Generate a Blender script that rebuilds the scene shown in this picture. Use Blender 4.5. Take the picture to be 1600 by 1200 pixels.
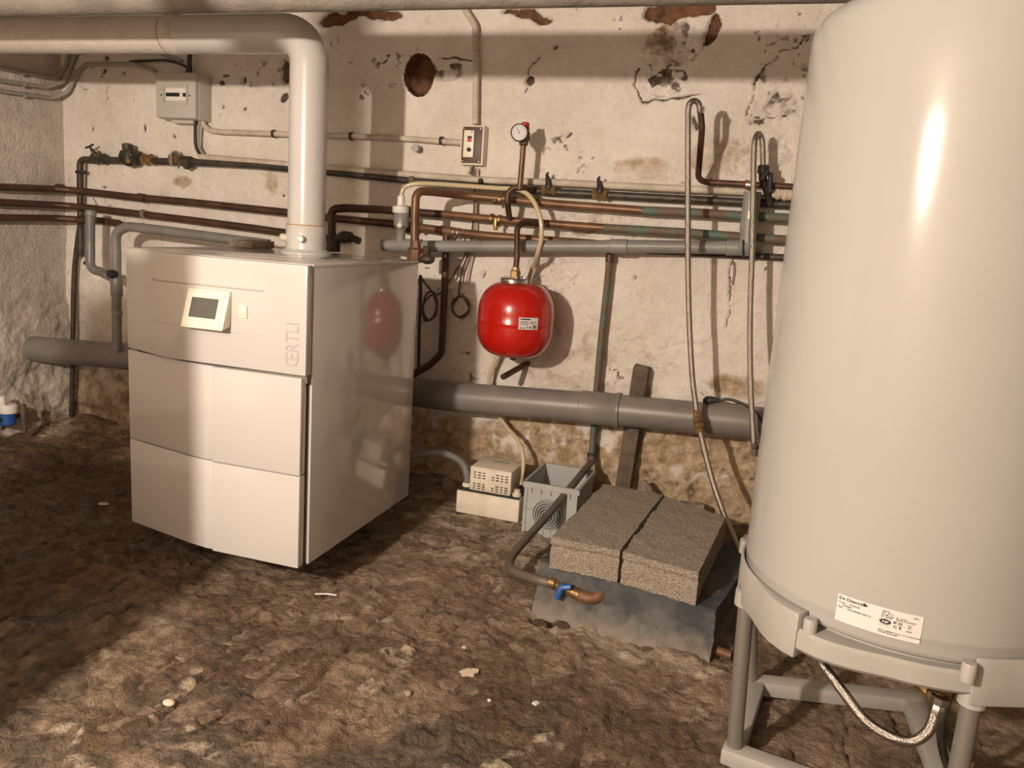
import bpy, bmesh, math, random
import numpy as np
from mathutils import Vector, Matrix

for o in list(bpy.data.objects):
    bpy.data.objects.remove(o, do_unlink=True)
scene = bpy.context.scene
COL = scene.collection
PI = math.pi

# ------------------------------------------------------------------ camera, light, exposure
cam_d = bpy.data.cameras.new('camera')
cam_d.sensor_fit = 'HORIZONTAL'; cam_d.sensor_width = 36.0
cam_d.lens = 1262.52 / 1600 * 36.0
cam_d.clip_start = 0.02
cam = bpy.data.objects.new('camera', cam_d); COL.objects.link(cam)
def cam_matrix(yaw, pitch, roll, loc):
    f0 = Vector((math.sin(yaw), math.cos(yaw), 0)); r0 = Vector((math.cos(yaw), -math.sin(yaw), 0)); u0 = Vector((0, 0, 1))
    fw = math.cos(pitch) * f0 - math.sin(pitch) * u0; up = math.sin(pitch) * f0 + math.cos(pitch) * u0
    r = math.cos(roll) * r0 + math.sin(roll) * up; u = -math.sin(roll) * r0 + math.cos(roll) * up
    m = Matrix((r, u, -fw)).transposed().to_4x4(); m.translation = Vector(loc)
    return m
cam.matrix_world = cam_matrix(-0.3070, 0.1903, 0.0684, (0, -3.288, 1.167))
scene.camera = cam

world = bpy.data.worlds.new('cellar_air'); scene.world = world
world.use_nodes = True
world.node_tree.nodes['Background'].inputs[0].default_value = (1.0, 0.80, 0.58, 1)
world.node_tree.nodes['Background'].inputs[1].default_value = 0.0

bulb_d = bpy.data.lights.new('cellar_bulb', 'POINT')
bulb_d.energy = 230; bulb_d.color = (1.0, 0.85, 0.71); bulb_d.shadow_soft_size = 0.042
bulb = bpy.data.objects.new('cellar_bulb', bulb_d); COL.objects.link(bulb)
bulb.location = (-1.30, -3.95, 1.63)

vs = scene.view_settings
vs.view_transform = 'Standard'; vs.look = 'None'; vs.gamma = 1.0; vs.use_curve_mapping = False
vs.exposure = 0.80

# ------------------------------------------------------------------ helpers
rnd = random.Random(7)

def smoothstep(a, b, x):
    t = np.clip((x - a) / (b - a), 0, 1); return t * t * (3 - 2 * t)

def vnoise(u, v, seed):
    rs = np.random.RandomState(seed); N = 256
    tab = rs.rand(N, N)
    iu = np.floor(u).astype(int); iv = np.floor(v).astype(int)
    fu = u - iu; fv = v - iv
    fu = fu * fu * (3 - 2 * fu); fv = fv * fv * (3 - 2 * fv)
    a = tab[iu % N, iv % N]; b = tab[(iu + 1) % N, iv % N]; c = tab[iu % N, (iv + 1) % N]; d = tab[(iu + 1) % N, (iv + 1) % N]
    return (a * (1 - fu) + b * fu) * (1 - fv) + (c * (1 - fu) + d * fu) * fv

def fbm(u, v, freq, octs, seed, gain=0.5):
    s = np.zeros_like(u, dtype=float); amp = 1.0; tot = 0.0
    for i in range(octs):
        s += amp * vnoise(u * freq + 17.3 * i, v * freq + 9.1 * i, seed + i); tot += amp
        amp *= gain; freq *= 2.03
    return s / tot

def seg_dist(u, v, pts):
    d = np.full(u.shape, 1e9)
    for (x0, y0), (x1, y1) in zip(pts[:-1], pts[1:]):
        dx, dy = x1 - x0, y1 - y0; L = dx * dx + dy * dy + 1e-12
        t = np.clip(((u - x0) * dx + (v - y0) * dy) / L, 0, 1)
        d = np.minimum(d, np.hypot(u - x0 - t * dx, v - y0 - t * dy))
    return d

class MB:
    """collects vertices and faces in world space"""
    def __init__(self): self.v = []; self.f = []
    def add(self, vs_, fs_):
        n = len(self.v); self.v += [tuple(p) for p in vs_]; self.f += [tuple(i + n for i in f) for f in fs_]
        return self
    def box(self, c, s, m=None):
        x, y, z = c; a, b, d = s[0] / 2, s[1] / 2, s[2] / 2
        vs_ = [(x + i * a, y + j * b, z + k * d) for i in (-1, 1) for j in (-1, 1) for k in (-1, 1)]
        if m: vs_ = [m @ Vector(p) for p in vs_]
        return self.add(vs_, [(0, 1, 3, 2), (4, 6, 7, 5), (0, 4, 5, 1), (2, 3, 7, 6), (0, 2, 6, 4), (1, 5, 7, 3)])
    def prism(self, poly, z0, z1, m=None):
        """poly in xy counter-clockwise"""
        n = len(poly)
        vs_ = [(p[0], p[1], z0) for p in poly] + [(p[0], p[1], z1) for p in poly]
        if m: vs_ = [m @ Vector(p) for p in vs_]
        fs_ = [(i, (i + 1) % n, n + (i + 1) % n, n + i) for i in range(n)] + [tuple(range(n - 1, -1, -1)), tuple(range(n, 2 * n))]
        return self.add(vs_, fs_)
    def tube(self, pts, r, seg=14, caps=True):
        P = [Vector(p) for p in pts]; n = len(P)
        rr = list(r) if isinstance(r, (list, tuple)) else [r] * n
        if len(rr) != n: rr = [rr[min(int(i * len(rr) / n), len(rr) - 1)] for i in range(n)]
        T = []
        for i in range(n):
            a = P[max(i - 1, 0)]; b = P[min(i + 1, n - 1)]
            t = (b - a); T.append(t.normalized() if t.length > 1e-9 else Vector((0, 0, 1)))
        up = Vector((0, 0, 1)) if abs(T[0].z) < 0.9 else Vector((1, 0, 0))
        nrm = T[0].cross(up).normalized()
        vs_ = []
        for i in range(n):
            nrm = (nrm - T[i] * nrm.dot(T[i]))
            nrm = nrm.normalized() if nrm.length > 1e-6 else T[i].orthogonal().normalized()
            bn = T[i].cross(nrm)
            for k in range(seg):
                a = 2 * PI * k / seg
                vs_.append(P[i] + (nrm * math.cos(a) + bn * math.sin(a)) * rr[i])
        fs_ = [(i * seg + k, i * seg + (k + 1) % seg, (i + 1) * seg + (k + 1) % seg, (i + 1) * seg + k) for i in range(n - 1) for k in range(seg)]
        if caps: fs_ += [tuple(range(seg - 1, -1, -1)), tuple((n - 1) * seg + k for k in range(seg))]
        return self.add(vs_, fs_)
    def lathe(self, prof, base, axis=(0, 0, 1), seg=24, caps=True):
        """prof: (radius, height along the axis)"""
        ax = Vector(axis).normalized(); o = ax.orthogonal().normalized() if abs(ax.z) < 0.999 else Vector((1, 0, 0)); b = ax.cross(o)
        base = Vector(base); n = len(prof)
        vs_ = [base + ax * h + (o * math.cos(2 * PI * k / seg) + b * math.sin(2 * PI * k / seg)) * max(r, 1e-5) for r, h in prof for k in range(seg)]
        fs_ = [(i * seg + k, i * seg + (k + 1) % seg, (i + 1) * seg + (k + 1) % seg, (i + 1) * seg + k) for i in range(n - 1) for k in range(seg)]
        if caps: fs_ += [tuple(range(seg - 1, -1, -1)), tuple((n - 1) * seg + k for k in range(seg))]
        return self.add(vs_, fs_)
    def ball(self, c, r, seg=14, rings=9, m=None):
        c = Vector(c); r = Vector(r) if hasattr(r, '__len__') else Vector((r, r, r)); vs_ = []
        for i in range(rings + 1):
            t = PI * i / rings
            for k in range(seg):
                a = 2 * PI * k / seg
                p = Vector((r.x * math.sin(t) * math.cos(a), r.y * math.sin(t) * math.sin(a), r.z * math.cos(t)))
                if m: p = m @ p
                vs_.append(c + p)
        fs_ = [(i * seg + k, (i + 1) * seg + k, (i + 1) * seg + (k + 1) % seg, i * seg + (k + 1) % seg) for i in range(rings) for k in range(seg)]
        return self.add(vs_, fs_)
    def build(self, name, mat, parent=None, smooth=35, bevel=0.0, bseg=2):
        V = [Vector(p) for p in self.v]
        if parent is None:
            lo = [min(p[i] for p in V) for i in range(3)]; hi = [max(p[i] for p in V) for i in range(3)]
            org = Vector(((lo[0] + hi[0]) / 2, (lo[1] + hi[1]) / 2, lo[2]))
        else:
            org = Vector(parent['_o'])
        me = bpy.data.meshes.new(name)
        me.from_pydata([p - org for p in V], [], self.f)
        bm = bmesh.new(); bm.from_mesh(me)
        bmesh.ops.remove_doubles(bm, verts=bm.verts, dist=1e-6)
        bmesh.ops.recalc_face_normals(bm, faces=bm.faces)
        if bevel > 0:
            es = [e for e in bm.edges if len(e.link_faces) == 2 and e.calc_face_angle(0) > 0.5]
            bmesh.ops.bevel(bm, geom=es, offset=bevel, segments=bseg, profile=0.5, affect='EDGES', clamp_overlap=True)
        bm.to_mesh(me); bm.free()
        if smooth:
            me.polygons.foreach_set('use_smooth', [True] * len(me.polygons))
            me.set_sharp_from_angle(angle=math.radians(smooth))
        me.materials.append(mat)
        o = bpy.data.objects.new(name, me); COL.objects.link(o)
        o['_o'] = tuple(org)
        if parent is None: o.location = org
        else: o.parent = parent
        return o

def thing(name, label, cat, loc, group=None):
    o = bpy.data.objects.new(name, None); COL.objects.link(o)
    o.location = loc; o['_o'] = tuple(loc); o.empty_display_size = 0.05
    return tag(o, label, cat, group)

def tag(o, label, cat, group=None):
    o['label'] = label; o['category'] = cat
    if group: o['group'] = group
    return o

def fillet(pts, R, n=6):
    P = [Vector(p) for p in pts]; out = [P[0]]
    RR = R if isinstance(R, (list, tuple)) else [R] * len(P)
    for i in range(1, len(P) - 1):
        a, b, c = P[i - 1], P[i], P[i + 1]
        d1 = (a - b); d2 = (c - b); ang = d1.angle(d2)
        if ang > PI - 0.03: out.append(b); continue
        t = min(RR[i] / math.tan(ang / 2), d1.length * 0.48, d2.length * 0.48)
        d1.normalize(); d2.normalize(); r = t * math.tan(ang / 2)
        cen = b + (d1 + d2).normalized() * (r / math.sin(ang / 2))
        v1 = (b + d1 * t) - cen; v2 = (b + d2 * t) - cen
        for k in range(n + 1):
            s = k / n; om = v1.angle(v2)
            w = (v1 * math.sin((1 - s) * om) + v2 * math.sin(s * om)) / math.sin(om) if om > 1e-4 else v1
            out.append(cen + w)
    out.append(P[-1])
    return out

def spline(pts, n=8):
    P = [Vector(p) for p in pts]; P = [2 * P[0] - P[1]] + P + [2 * P[-1] - P[-2]]; out = []
    for i in range(1, len(P) - 2):
        a, b, c, d = P[i - 1], P[i], P[i + 1], P[i + 2]
        for k in range(n):
            t = k / n
            out.append(0.5 * ((2 * b) + (c - a) * t + (2 * a - 5 * b + 4 * c - d) * t * t + (3 * b - a - 3 * c + d) * t ** 3))
    out.append(P[-2])
    return out

def text_mesh(body, size, fn, name, mat, parent, extrude=0.0, align='LEFT', space=1.0, bold=0.0):
    """flat lettering: fn maps local (x, y, z) of the text to world"""
    cu = bpy.data.curves.new('lettering', 'FONT'); cu.body = body; cu.size = size; cu.align_x = align
    cu.extrude = extrude; cu.resolution_u = 2; cu.space_character = space; cu.offset = bold
    ob = bpy.data.objects.new('lettering', cu); COL.objects.link(ob)
    dg = bpy.context.evaluated_depsgraph_get()
    me = bpy.data.meshes.new_from_object(ob.evaluated_get(dg))
    vs_ = [fn(p.co.x, p.co.y, p.co.z) for p in me.vertices]; fs_ = [tuple(p.vertices) for p in me.polygons]
    bpy.data.objects.remove(ob, do_unlink=True); bpy.data.curves.remove(cu)
    b = MB(); b.add(vs_, fs_)
    return b.build(name, mat, parent, smooth=0)

# ------------------------------------------------------------------ materials
def srgb(r, g, b):
    f = lambda c: (c / 255 / 12.92) if c / 255 <= 0.04045 else ((c / 255 + 0.055) / 1.055) ** 2.4
    return (f(r), f(g), f(b), 1)

def mat(name, col, rough=0.5, metal=0.0, col2=None, scale=20.0, bump=0.0, bscale=None, contrast=(0.35, 0.65), coat=0.0, spec=0.5, trans=0.0, rough2=None):
    m = bpy.data.materials.new(name); m.use_nodes = True
    nt = m.node_tree; bs = nt.nodes['Principled BSDF']; L = nt.links
    bs.inputs['Base Color'].default_value = col; bs.inputs['Roughness'].default_value = rough; bs.inputs['Metallic'].default_value = metal
    bs.inputs['Specular IOR Level'].default_value = spec
    if coat: bs.inputs['Coat Weight'].default_value = coat; bs.inputs['Coat Roughness'].default_value = 0.08
    if trans: bs.inputs['Transmission Weight'].default_value = trans
    if col2 or bump:
        tc = nt.nodes.new('ShaderNodeTexCoord')
        if col2:
            nz = nt.nodes.new('ShaderNodeTexNoise'); nz.inputs['Scale'].default_value = scale; nz.inputs['Detail'].default_value = 6; nz.inputs['Roughness'].default_value = 0.62
            L.new(tc.outputs['Object'], nz.inputs['Vector'])
            cr = nt.nodes.new('ShaderNodeValToRGB'); cr.color_ramp.elements[0].position = contrast[0]; cr.color_ramp.elements[1].position = contrast[1]
            cr.color_ramp.elements[0].color = col; cr.color_ramp.elements[1].color = col2
            L.new(nz.outputs['Fac'], cr.inputs['Fac']); L.new(cr.outputs['Color'], bs.inputs['Base Color'])
            if rough2 is not None:
                mr = nt.nodes.new('ShaderNodeMapRange'); mr.inputs[1].default_value = contrast[0]; mr.inputs[2].default_value = contrast[1]; mr.inputs[3].default_value = rough; mr.inputs[4].default_value = rough2
                L.new(nz.outputs['Fac'], mr.inputs[0]); L.new(mr.outputs[0], bs.inputs['Roughness'])
        if bump:
            n2 = nt.nodes.new('ShaderNodeTexNoise'); n2.inputs['Scale'].default_value = bscale or scale * 3; n2.inputs['Detail'].default_value = 5
            L.new(tc.outputs['Object'], n2.inputs['Vector'])
            bp = nt.nodes.new('ShaderNodeBump'); bp.inputs['Strength'].default_value = bump; bp.inputs['Distance'].default_value = 0.01
            L.new(n2.outputs['Fac'], bp.inputs['Height']); L.new(bp.outputs['Normal'], bs.inputs['Normal'])
    return m

def mask_mat(name, cols, rough=0.9, bump=0.6, rough_wet=None, fine_bump=0.3, fine_mix=0.35):
    """cols: base dark / base light / red mask pair / green mask pair / blue mask pair; masks come from the mesh attribute"""
    m = bpy.data.materials.new(name); m.use_nodes = True
    nt = m.node_tree; bs = nt.nodes['Principled BSDF']; L = nt.links; N = nt.nodes.new
    bs.inputs['Specular IOR Level'].default_value = 0.3
    tc = N('ShaderNodeTexCoord'); at = N('ShaderNodeVertexColor'); at.layer_name = 'mask'
    sp = N('ShaderNodeSeparateColor'); L.new(at.outputs['Color'], sp.inputs['Color'])
    def noise(sc, det=6, ro=0.6):
        n = N('ShaderNodeTexNoise'); n.inputs['Scale'].default_value = sc; n.inputs['Detail'].default_value = det; n.inputs['Roughness'].default_value = ro
        L.new(tc.outputs['Object'], n.inputs['Vector']); return n
    def pair(n, a, b, lo=0.35, hi=0.65):
        r = N('ShaderNodeValToRGB'); r.color_ramp.elements[0].position = lo; r.color_ramp.elements[1].position = hi
        r.color_ramp.elements[0].color = a; r.color_ramp.elements[1].color = b
        L.new(n.outputs['Fac'], r.inputs['Fac']); return r.outputs['Color']
    n2b = noise(26, 8, 0.7); n1 = noise(2.6, 8, 0.62); n2 = noise(14, 8, 0.66); n3 = noise(60, 5, 0.6)
    def mix(f, a, b):
        x = N('ShaderNodeMix'); x.data_type = 'RGBA'
        if isinstance(f, float): x.inputs[0].default_value = f
        else: L.new(f, x.inputs[0])
        L.new(a, x.inputs[6]); L.new(b, x.inputs[7]); return x.outputs[2]
    base = mix(fine_mix, pair(n1, *cols[0], 0.38, 0.62), mix(0.5, pair(n2, *cols[0], 0.36, 0.6), pair(n2b, *cols[0], 0.42, 0.56)))
    for ch, nn, c in (('Red', n2, cols[1]), ('Green', n2, cols[2]), ('Blue', n2, cols[3])):
        # break the mask edge up with noise
        a = N('ShaderNodeMath'); a.operation = 'MULTIPLY_ADD'; L.new(n2.outputs['Fac'], a.inputs[0]); a.inputs[1].default_value = 1.3; a.inputs[2].default_value = -0.65
        b = N('ShaderNodeMath'); b.operation = 'ADD'; L.new(sp.outputs[ch], b.inputs[0]); L.new(a.outputs[0], b.inputs[1])
        r = N('ShaderNodeMapRange'); r.interpolation_type = 'SMOOTHSTEP'; r.inputs[1].default_value = 0.30 if ch == 'Red' else 0.35; r.inputs[2].default_value = 0.95 if ch == 'Red' else 0.75
        L.new(b.outputs[0], r.inputs[0])
        base = mix(r.outputs[0], base, pair(n2b, *c, 0.36, 0.64))
    L.new(base, bs.inputs['Base Color'])
    if rough_wet:
        r = N('ShaderNodeMapRange'); r.inputs[1].default_value = rough_wet[0]; r.inputs[2].default_value = rough_wet[1]; r.inputs[3].default_value = rough_wet[2]; r.inputs[4].default_value = rough
        L.new(n1.outputs['Fac'], r.inputs[0])
        g5 = noise(95, 2, 0.5); q5 = N('ShaderNodeMapRange'); q5.inputs[1].default_value = 0.60; q5.inputs[2].default_value = 0.68; q5.inputs[3].default_value = 1.0; q5.inputs[4].default_value = 0.28
        L.new(g5.outputs['Fac'], q5.inputs[0]); ml = N('ShaderNodeMath'); ml.operation = 'MULTIPLY'; L.new(r.outputs[0], ml.inputs[0]); L.new(q5.outputs[0], ml.inputs[1])
        L.new(ml.outputs[0], bs.inputs['Roughness'])
    else: bs.inputs['Roughness'].default_value = rough
    bp = N('ShaderNodeBump'); bp.inputs['Strength'].default_value = bump; bp.inputs['Distance'].default_value = 0.012
    n4 = noise(170, 4, 0.6)
    a0 = N('ShaderNodeMath'); a0.operation = 'MULTIPLY_ADD'; L.new(n4.outputs['Fac'], a0.inputs[0]); a0.inputs[1].default_value = fine_bump; L.new(n3.outputs['Fac'], a0.inputs[2])
    ad = N('ShaderNodeMath'); ad.operation = 'MULTIPLY_ADD'; L.new(n2.outputs['Fac'], ad.inputs[0]); ad.inputs[1].default_value = 1.6; L.new(a0.outputs[0], ad.inputs[2])
    L.new(ad.outputs[0], bp.inputs['Height']); L.new(bp.outputs['Normal'], bs.inputs['Normal'])
    return m

M = {}
M['wall'] = mask_mat('limewashed_plaster', [
    ((0.68, 0.61, 0.53, 1), (0.87, 0.815, 0.745, 1)),
    ((0.30, 0.20, 0.115, 1), (0.58, 0.45, 0.30, 1)),      # ochre damp stain and bare earth render
    ((0.07, 0.055, 0.042, 1), (0.20, 0.155, 0.115, 1)),      # dark dirt, holes, cracks
    ((0.085, 0.045, 0.028, 1), (0.24, 0.115, 0.06, 1))],     # bare brick
    rough=0.92, bump=0.75)
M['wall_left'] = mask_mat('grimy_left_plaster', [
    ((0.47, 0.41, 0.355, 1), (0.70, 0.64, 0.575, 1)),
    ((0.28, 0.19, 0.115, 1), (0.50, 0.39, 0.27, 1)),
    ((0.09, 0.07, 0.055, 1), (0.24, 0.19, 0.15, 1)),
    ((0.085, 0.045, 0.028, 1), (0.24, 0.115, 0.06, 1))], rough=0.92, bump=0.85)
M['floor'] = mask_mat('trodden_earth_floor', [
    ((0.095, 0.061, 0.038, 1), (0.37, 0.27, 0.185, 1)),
    ((0.055, 0.034, 0.018, 1), (0.125, 0.078, 0.044, 1)),  # damp dark soil; also shade painted at left and a toned-down foreground
    ((0.055, 0.043, 0.032, 1), (0.15, 0.115, 0.082, 1)),    # grey black wet patches, strengthened to tone down the lamp-lit foreground
    ((0.36, 0.28, 0.20, 1), (0.50, 0.41, 0.31, 1))],      # pale mortar dust; also lifts the floor's brightness near the wall
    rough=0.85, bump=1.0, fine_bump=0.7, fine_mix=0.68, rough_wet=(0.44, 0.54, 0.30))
M['brick_floor'] = mat('old_floor_brick', (0.085, 0.058, 0.038, 1), 0.75, col2=(0.24, 0.175, 0.12, 1), scale=22, bump=1.0, bscale=45)
M['ceiling'] = mat('sooty_whitewash', (0.20, 0.165, 0.13, 1), 0.95, col2=(0.34, 0.29, 0.235, 1), scale=5, bump=0.4, bscale=30)
M['whitewash'] = mat('clean_whitewash', (0.40, 0.36, 0.31, 1), 0.95, col2=(0.50, 0.45, 0.39, 1), scale=4)
M['duct'] = mat('painted_pipe_lagging', (0.56, 0.51, 0.45, 1), 0.75, col2=(0.64, 0.59, 0.53, 1), scale=9, bump=0.35, bscale=60)
M['pipe_top'] = mat('greyed_pipe_paint', (0.20, 0.18, 0.155, 1), 0.8, col2=(0.29, 0.26, 0.225, 1), scale=7, bump=0.4, bscale=50)
M['flue'] = mat('white_flue_enamel', (0.53, 0.51, 0.485, 1), 0.22, col2=(0.56, 0.54, 0.515, 1), scale=5)
M['rubber_seal'] = mat('tan_seal', (0.5, 0.3, 0.14, 1), 0.6)
M['boiler'] = mat('boiler_gloss_white', (0.545, 0.525, 0.505, 1), 0.12, coat=0.3)
M['boiler_side'] = M['boiler']
M['boiler_dark'] = mat('boiler_shadow_gap', (0.16, 0.14, 0.12, 1), 0.5)
M['emboss'] = mat('boiler_embossed_letter', (0.43, 0.405, 0.38, 1), 0.35)
M['cream'] = mat('cream_plastic', (0.82, 0.76, 0.62, 1), 0.4)
M['cream_dirty'] = mat('dusty_cream_plastic', (0.66, 0.57, 0.44, 1), 0.6, col2=(0.80, 0.73, 0.62, 1), scale=12)
M['lcd'] = mat('lcd_glass', (0.085, 0.085, 0.075, 1), 0.12, col2=(0.12, 0.12, 0.10, 1), scale=8)
M['print'] = mat('black_print', (0.02, 0.02, 0.02, 1), 0.6)
M['print_grey'] = mat('grey_print', (0.35, 0.32, 0.28, 1), 0.6)
M['label'] = mat('white_label', (0.62, 0.595, 0.565, 1), 0.5)
M['copper'] = mat('aged_copper', (0.120, 0.058, 0.027, 1), 0.42, 0.25, col2=(0.215, 0.112, 0.056, 1), scale=9)
M['copper_dark'] = mat('tarnished_copper', (0.055, 0.03, 0.02, 1), 0.5, 0.4, col2=(0.12, 0.062, 0.038, 1), scale=10)
M['verdigris'] = mat('verdigris_copper', (0.10, 0.16, 0.13, 1), 0.7, 0.1, col2=(0.15, 0.10, 0.065, 1), scale=11, contrast=(0.42, 0.56))
M['steel_dark'] = mat('blackened_steel', (0.028, 0.024, 0.02, 1), 0.5, 0.3, col2=(0.085, 0.07, 0.055, 1), scale=16, bump=0.15)
M['rust'] = mat('rusty_elbow', (0.12, 0.055, 0.03, 1), 0.6, 0.2, col2=(0.20, 0.10, 0.055, 1), scale=25)
M['brass'] = mat('brass', (0.42, 0.28, 0.12, 1), 0.38, 0.8, col2=(0.24, 0.16, 0.075, 1), scale=18)
M['chrome'] = mat('chrome', (0.6, 0.58, 0.55, 1), 0.22, 1.0)
M['zinc'] = mat('zinc_steel', (0.48, 0.46, 0.42, 1), 0.35, 0.9)
M['conduit'] = mat('painted_conduit', (0.42, 0.36, 0.29, 1), 0.6, col2=(0.62, 0.55, 0.46, 1), scale=14)
M['cable_grey'] = mat('grey_cable', (0.30, 0.27, 0.235, 1), 0.55)
M['cable_black'] = mat('black_cable', (0.03, 0.027, 0.024, 1), 0.5)
M['cable_beige'] = mat('beige_cable', (0.40, 0.31, 0.21, 1), 0.55)
M['pvc'] = mat('grey_pvc', (0.165, 0.16, 0.155, 1), 0.38, col2=(0.235, 0.225, 0.215, 1), scale=8)
M['pvc_big'] = mat('grey_pvc_drain', (0.17, 0.155, 0.14, 1), 0.4, col2=(0.225, 0.205, 0.185, 1), scale=6)
M['pvc_light'] = mat('pale_grey_pvc', (0.20, 0.194, 0.18, 1), 0.42, col2=(0.27, 0.262, 0.245, 1), scale=6)
M['gully'] = mat('gully_grey', (0.36, 0.37, 0.36, 1), 0.5, col2=(0.43, 0.435, 0.42, 1), scale=8)
M['white_plastic'] = mat('white_plastic', (0.80, 0.77, 0.71, 1), 0.4)
M['fuse_case'] = mat('fuse_box_plastic', (0.50, 0.475, 0.42, 1), 0.5)
M['hose_clear'] = mat('clear_yellowed_hose', (0.56, 0.46, 0.30, 1), 0.25, coat=0.3)
M['red'] = mat('red_enamel', (0.44, 0.009, 0.005, 1), 0.22, col2=(0.48, 0.012, 0.006, 1), scale=3, coat=0.4)
M['red_plastic'] = mat('red_plastic', (0.45, 0.02, 0.015, 1), 0.4)
M['brown_plate'] = mat('brown_plate', (0.09, 0.055, 0.035, 1), 0.5)
M['wood'] = mat('grimy_wood', (0.075, 0.055, 0.04, 1), 0.85, col2=(0.16, 0.12, 0.085, 1), scale=22, bump=0.6, bscale=40)
M['concrete'] = mat('aerated_concrete_block', (0.19, 0.16, 0.122, 1), 0.95, col2=(0.42, 0.36, 0.29, 1), scale=180, bump=1.0, bscale=190, contrast=(0.36, 0.60))
M['slate'] = mat('blue_grey_cement', (0.040, 0.044, 0.050, 1), 0.8, col2=(0.125, 0.12, 0.11, 1), scale=9, bump=0.8, bscale=40, contrast=(0.42, 0.74))
def add_salts(m):
    nt = m.node_tree; L = nt.links; bs = nt.nodes['Principled BSDF']; old = bs.inputs['Base Color'].links[0].from_socket
    tc = nt.nodes.new('ShaderNodeTexCoord'); sx = nt.nodes.new('ShaderNodeSeparateXYZ'); L.new(tc.outputs['Object'], sx.inputs[0])
    nz = nt.nodes.new('ShaderNodeTexNoise'); nz.inputs['Scale'].default_value = 22; nz.inputs['Detail'].default_value = 7; L.new(tc.outputs['Object'], nz.inputs['Vector'])
    ma = nt.nodes.new('ShaderNodeMath'); ma.operation = 'MULTIPLY_ADD'; L.new(nz.outputs['Fac'], ma.inputs[0]); ma.inputs[1].default_value = -0.14; L.new(sx.outputs['Z'], ma.inputs[2])
    mr = nt.nodes.new('ShaderNodeMapRange'); mr.inputs[1].default_value = 0.02; mr.inputs[2].default_value = -0.06; L.new(ma.outputs[0], mr.inputs[0])
    mx = nt.nodes.new('ShaderNodeMix'); mx.data_type = 'RGBA'; L.new(mr.outputs[0], mx.inputs[0]); L.new(old, mx.inputs[6]); mx.inputs[7].default_value = (0.21, 0.18, 0.145, 1)
    L.new(mx.outputs[2], bs.inputs['Base Color'])
add_salts(M['slate'])
M['hose_braid'] = mat('braided_steel_hose', (0.42, 0.38, 0.33, 1), 0.3, 1.0, bump=0.35, bscale=420)
M['tank'] = mat('water_heater_enamel', (0.355, 0.345, 0.322, 1), 0.17, col2=(0.37, 0.36, 0.335, 1), scale=3, spec=0.28)
M['stand_plastic'] = mat('warm_grey_plastic', (0.33, 0.32, 0.29, 1), 0.5, col2=(0.37, 0.355, 0.325, 1), scale=9)
M['stand_tube'] = mat('grey_steel_tube', (0.26, 0.24, 0.215, 1), 0.4, 0.5)
M['blue'] = mat('blue_plastic', (0.02, 0.09, 0.33, 1), 0.4)
M['green'] = mat('green_plastic', (0.02, 0.13, 0.035, 1), 0.45)
M['tube_brown'] = mat('taupe_hose', (0.10, 0.08, 0.062, 1), 0.5, col2=(0.14, 0.112, 0.088, 1), scale=12)
M['dirt'] = mat('dark_clod', (0.05, 0.032, 0.02, 1), 0.95, col2=(0.12, 0.08, 0.05, 1), scale=40, bump=1.0, bscale=90)
M['stone'] = mat('rubble_stone', (0.20, 0.155, 0.11, 1), 0.95, col2=(0.34, 0.28, 0.21, 1), scale=22, bump=0.9, bscale=60)
M['chip'] = mat('plaster_chip', (0.58, 0.48, 0.38, 1), 0.8)

# ------------------------------------------------------------------ the setting
XL = -3.485            # left wall face
XR = 1.7; YB = -4.95; ZC = 2.12

def grid_object(name, U, V, pos, mask, material):
    """U, V: 1-D arrays; pos(uu, vv) -> xyz arrays; mask -> (r, g, b) arrays"""
    uu, vv = np.meshgrid(U, V, indexing='ij')
    x, y, z = pos(uu, vv)
    nu, nv = uu.shape
    co = np.stack([x, y, z], -1).reshape(-1, 3).astype(np.float32)
    idx = np.arange(nu * nv).reshape(nu, nv)
    q = np.stack([idx[:-1, :-1], idx[1:, :-1], idx[1:, 1:], idx[:-1, 1:]], -1).reshape(-1, 4)
    me = bpy.data.meshes.new(name)
    me.vertices.add(len(co)); me.vertices.foreach_set('co', co.ravel())
    me.loops.add(q.size); me.loops.foreach_set('vertex_index', q.ravel().astype(np.int32))
    me.polygons.add(len(q)); me.polygons.foreach_set('loop_start', np.arange(0, q.size, 4, dtype=np.int32))
    me.polygons.foreach_set('loop_total', np.full(len(q), 4, dtype=np.int32))
    me.update(calc_edges=True)
    me.polygons.foreach_set('use_smooth', np.ones(len(q), dtype=bool))
    r, g, b = mask(uu, vv)
    ca = me.color_attributes.new('mask', 'FLOAT_COLOR', 'POINT')
    c4 = np.stack([r, g, b, np.ones_like(r)], -1).reshape(-1, 4).astype(np.float32)
    ca.data.foreach_set('color', c4.ravel())
    me.materials.append(material); me.validate()
    o = bpy.data.objects.new(name, me); COL.objects.link(o); o['kind'] = 'structure'; o['_o'] = (0, 0, 0)
    return o

def xz(p): return (p[0], p[2])
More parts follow.
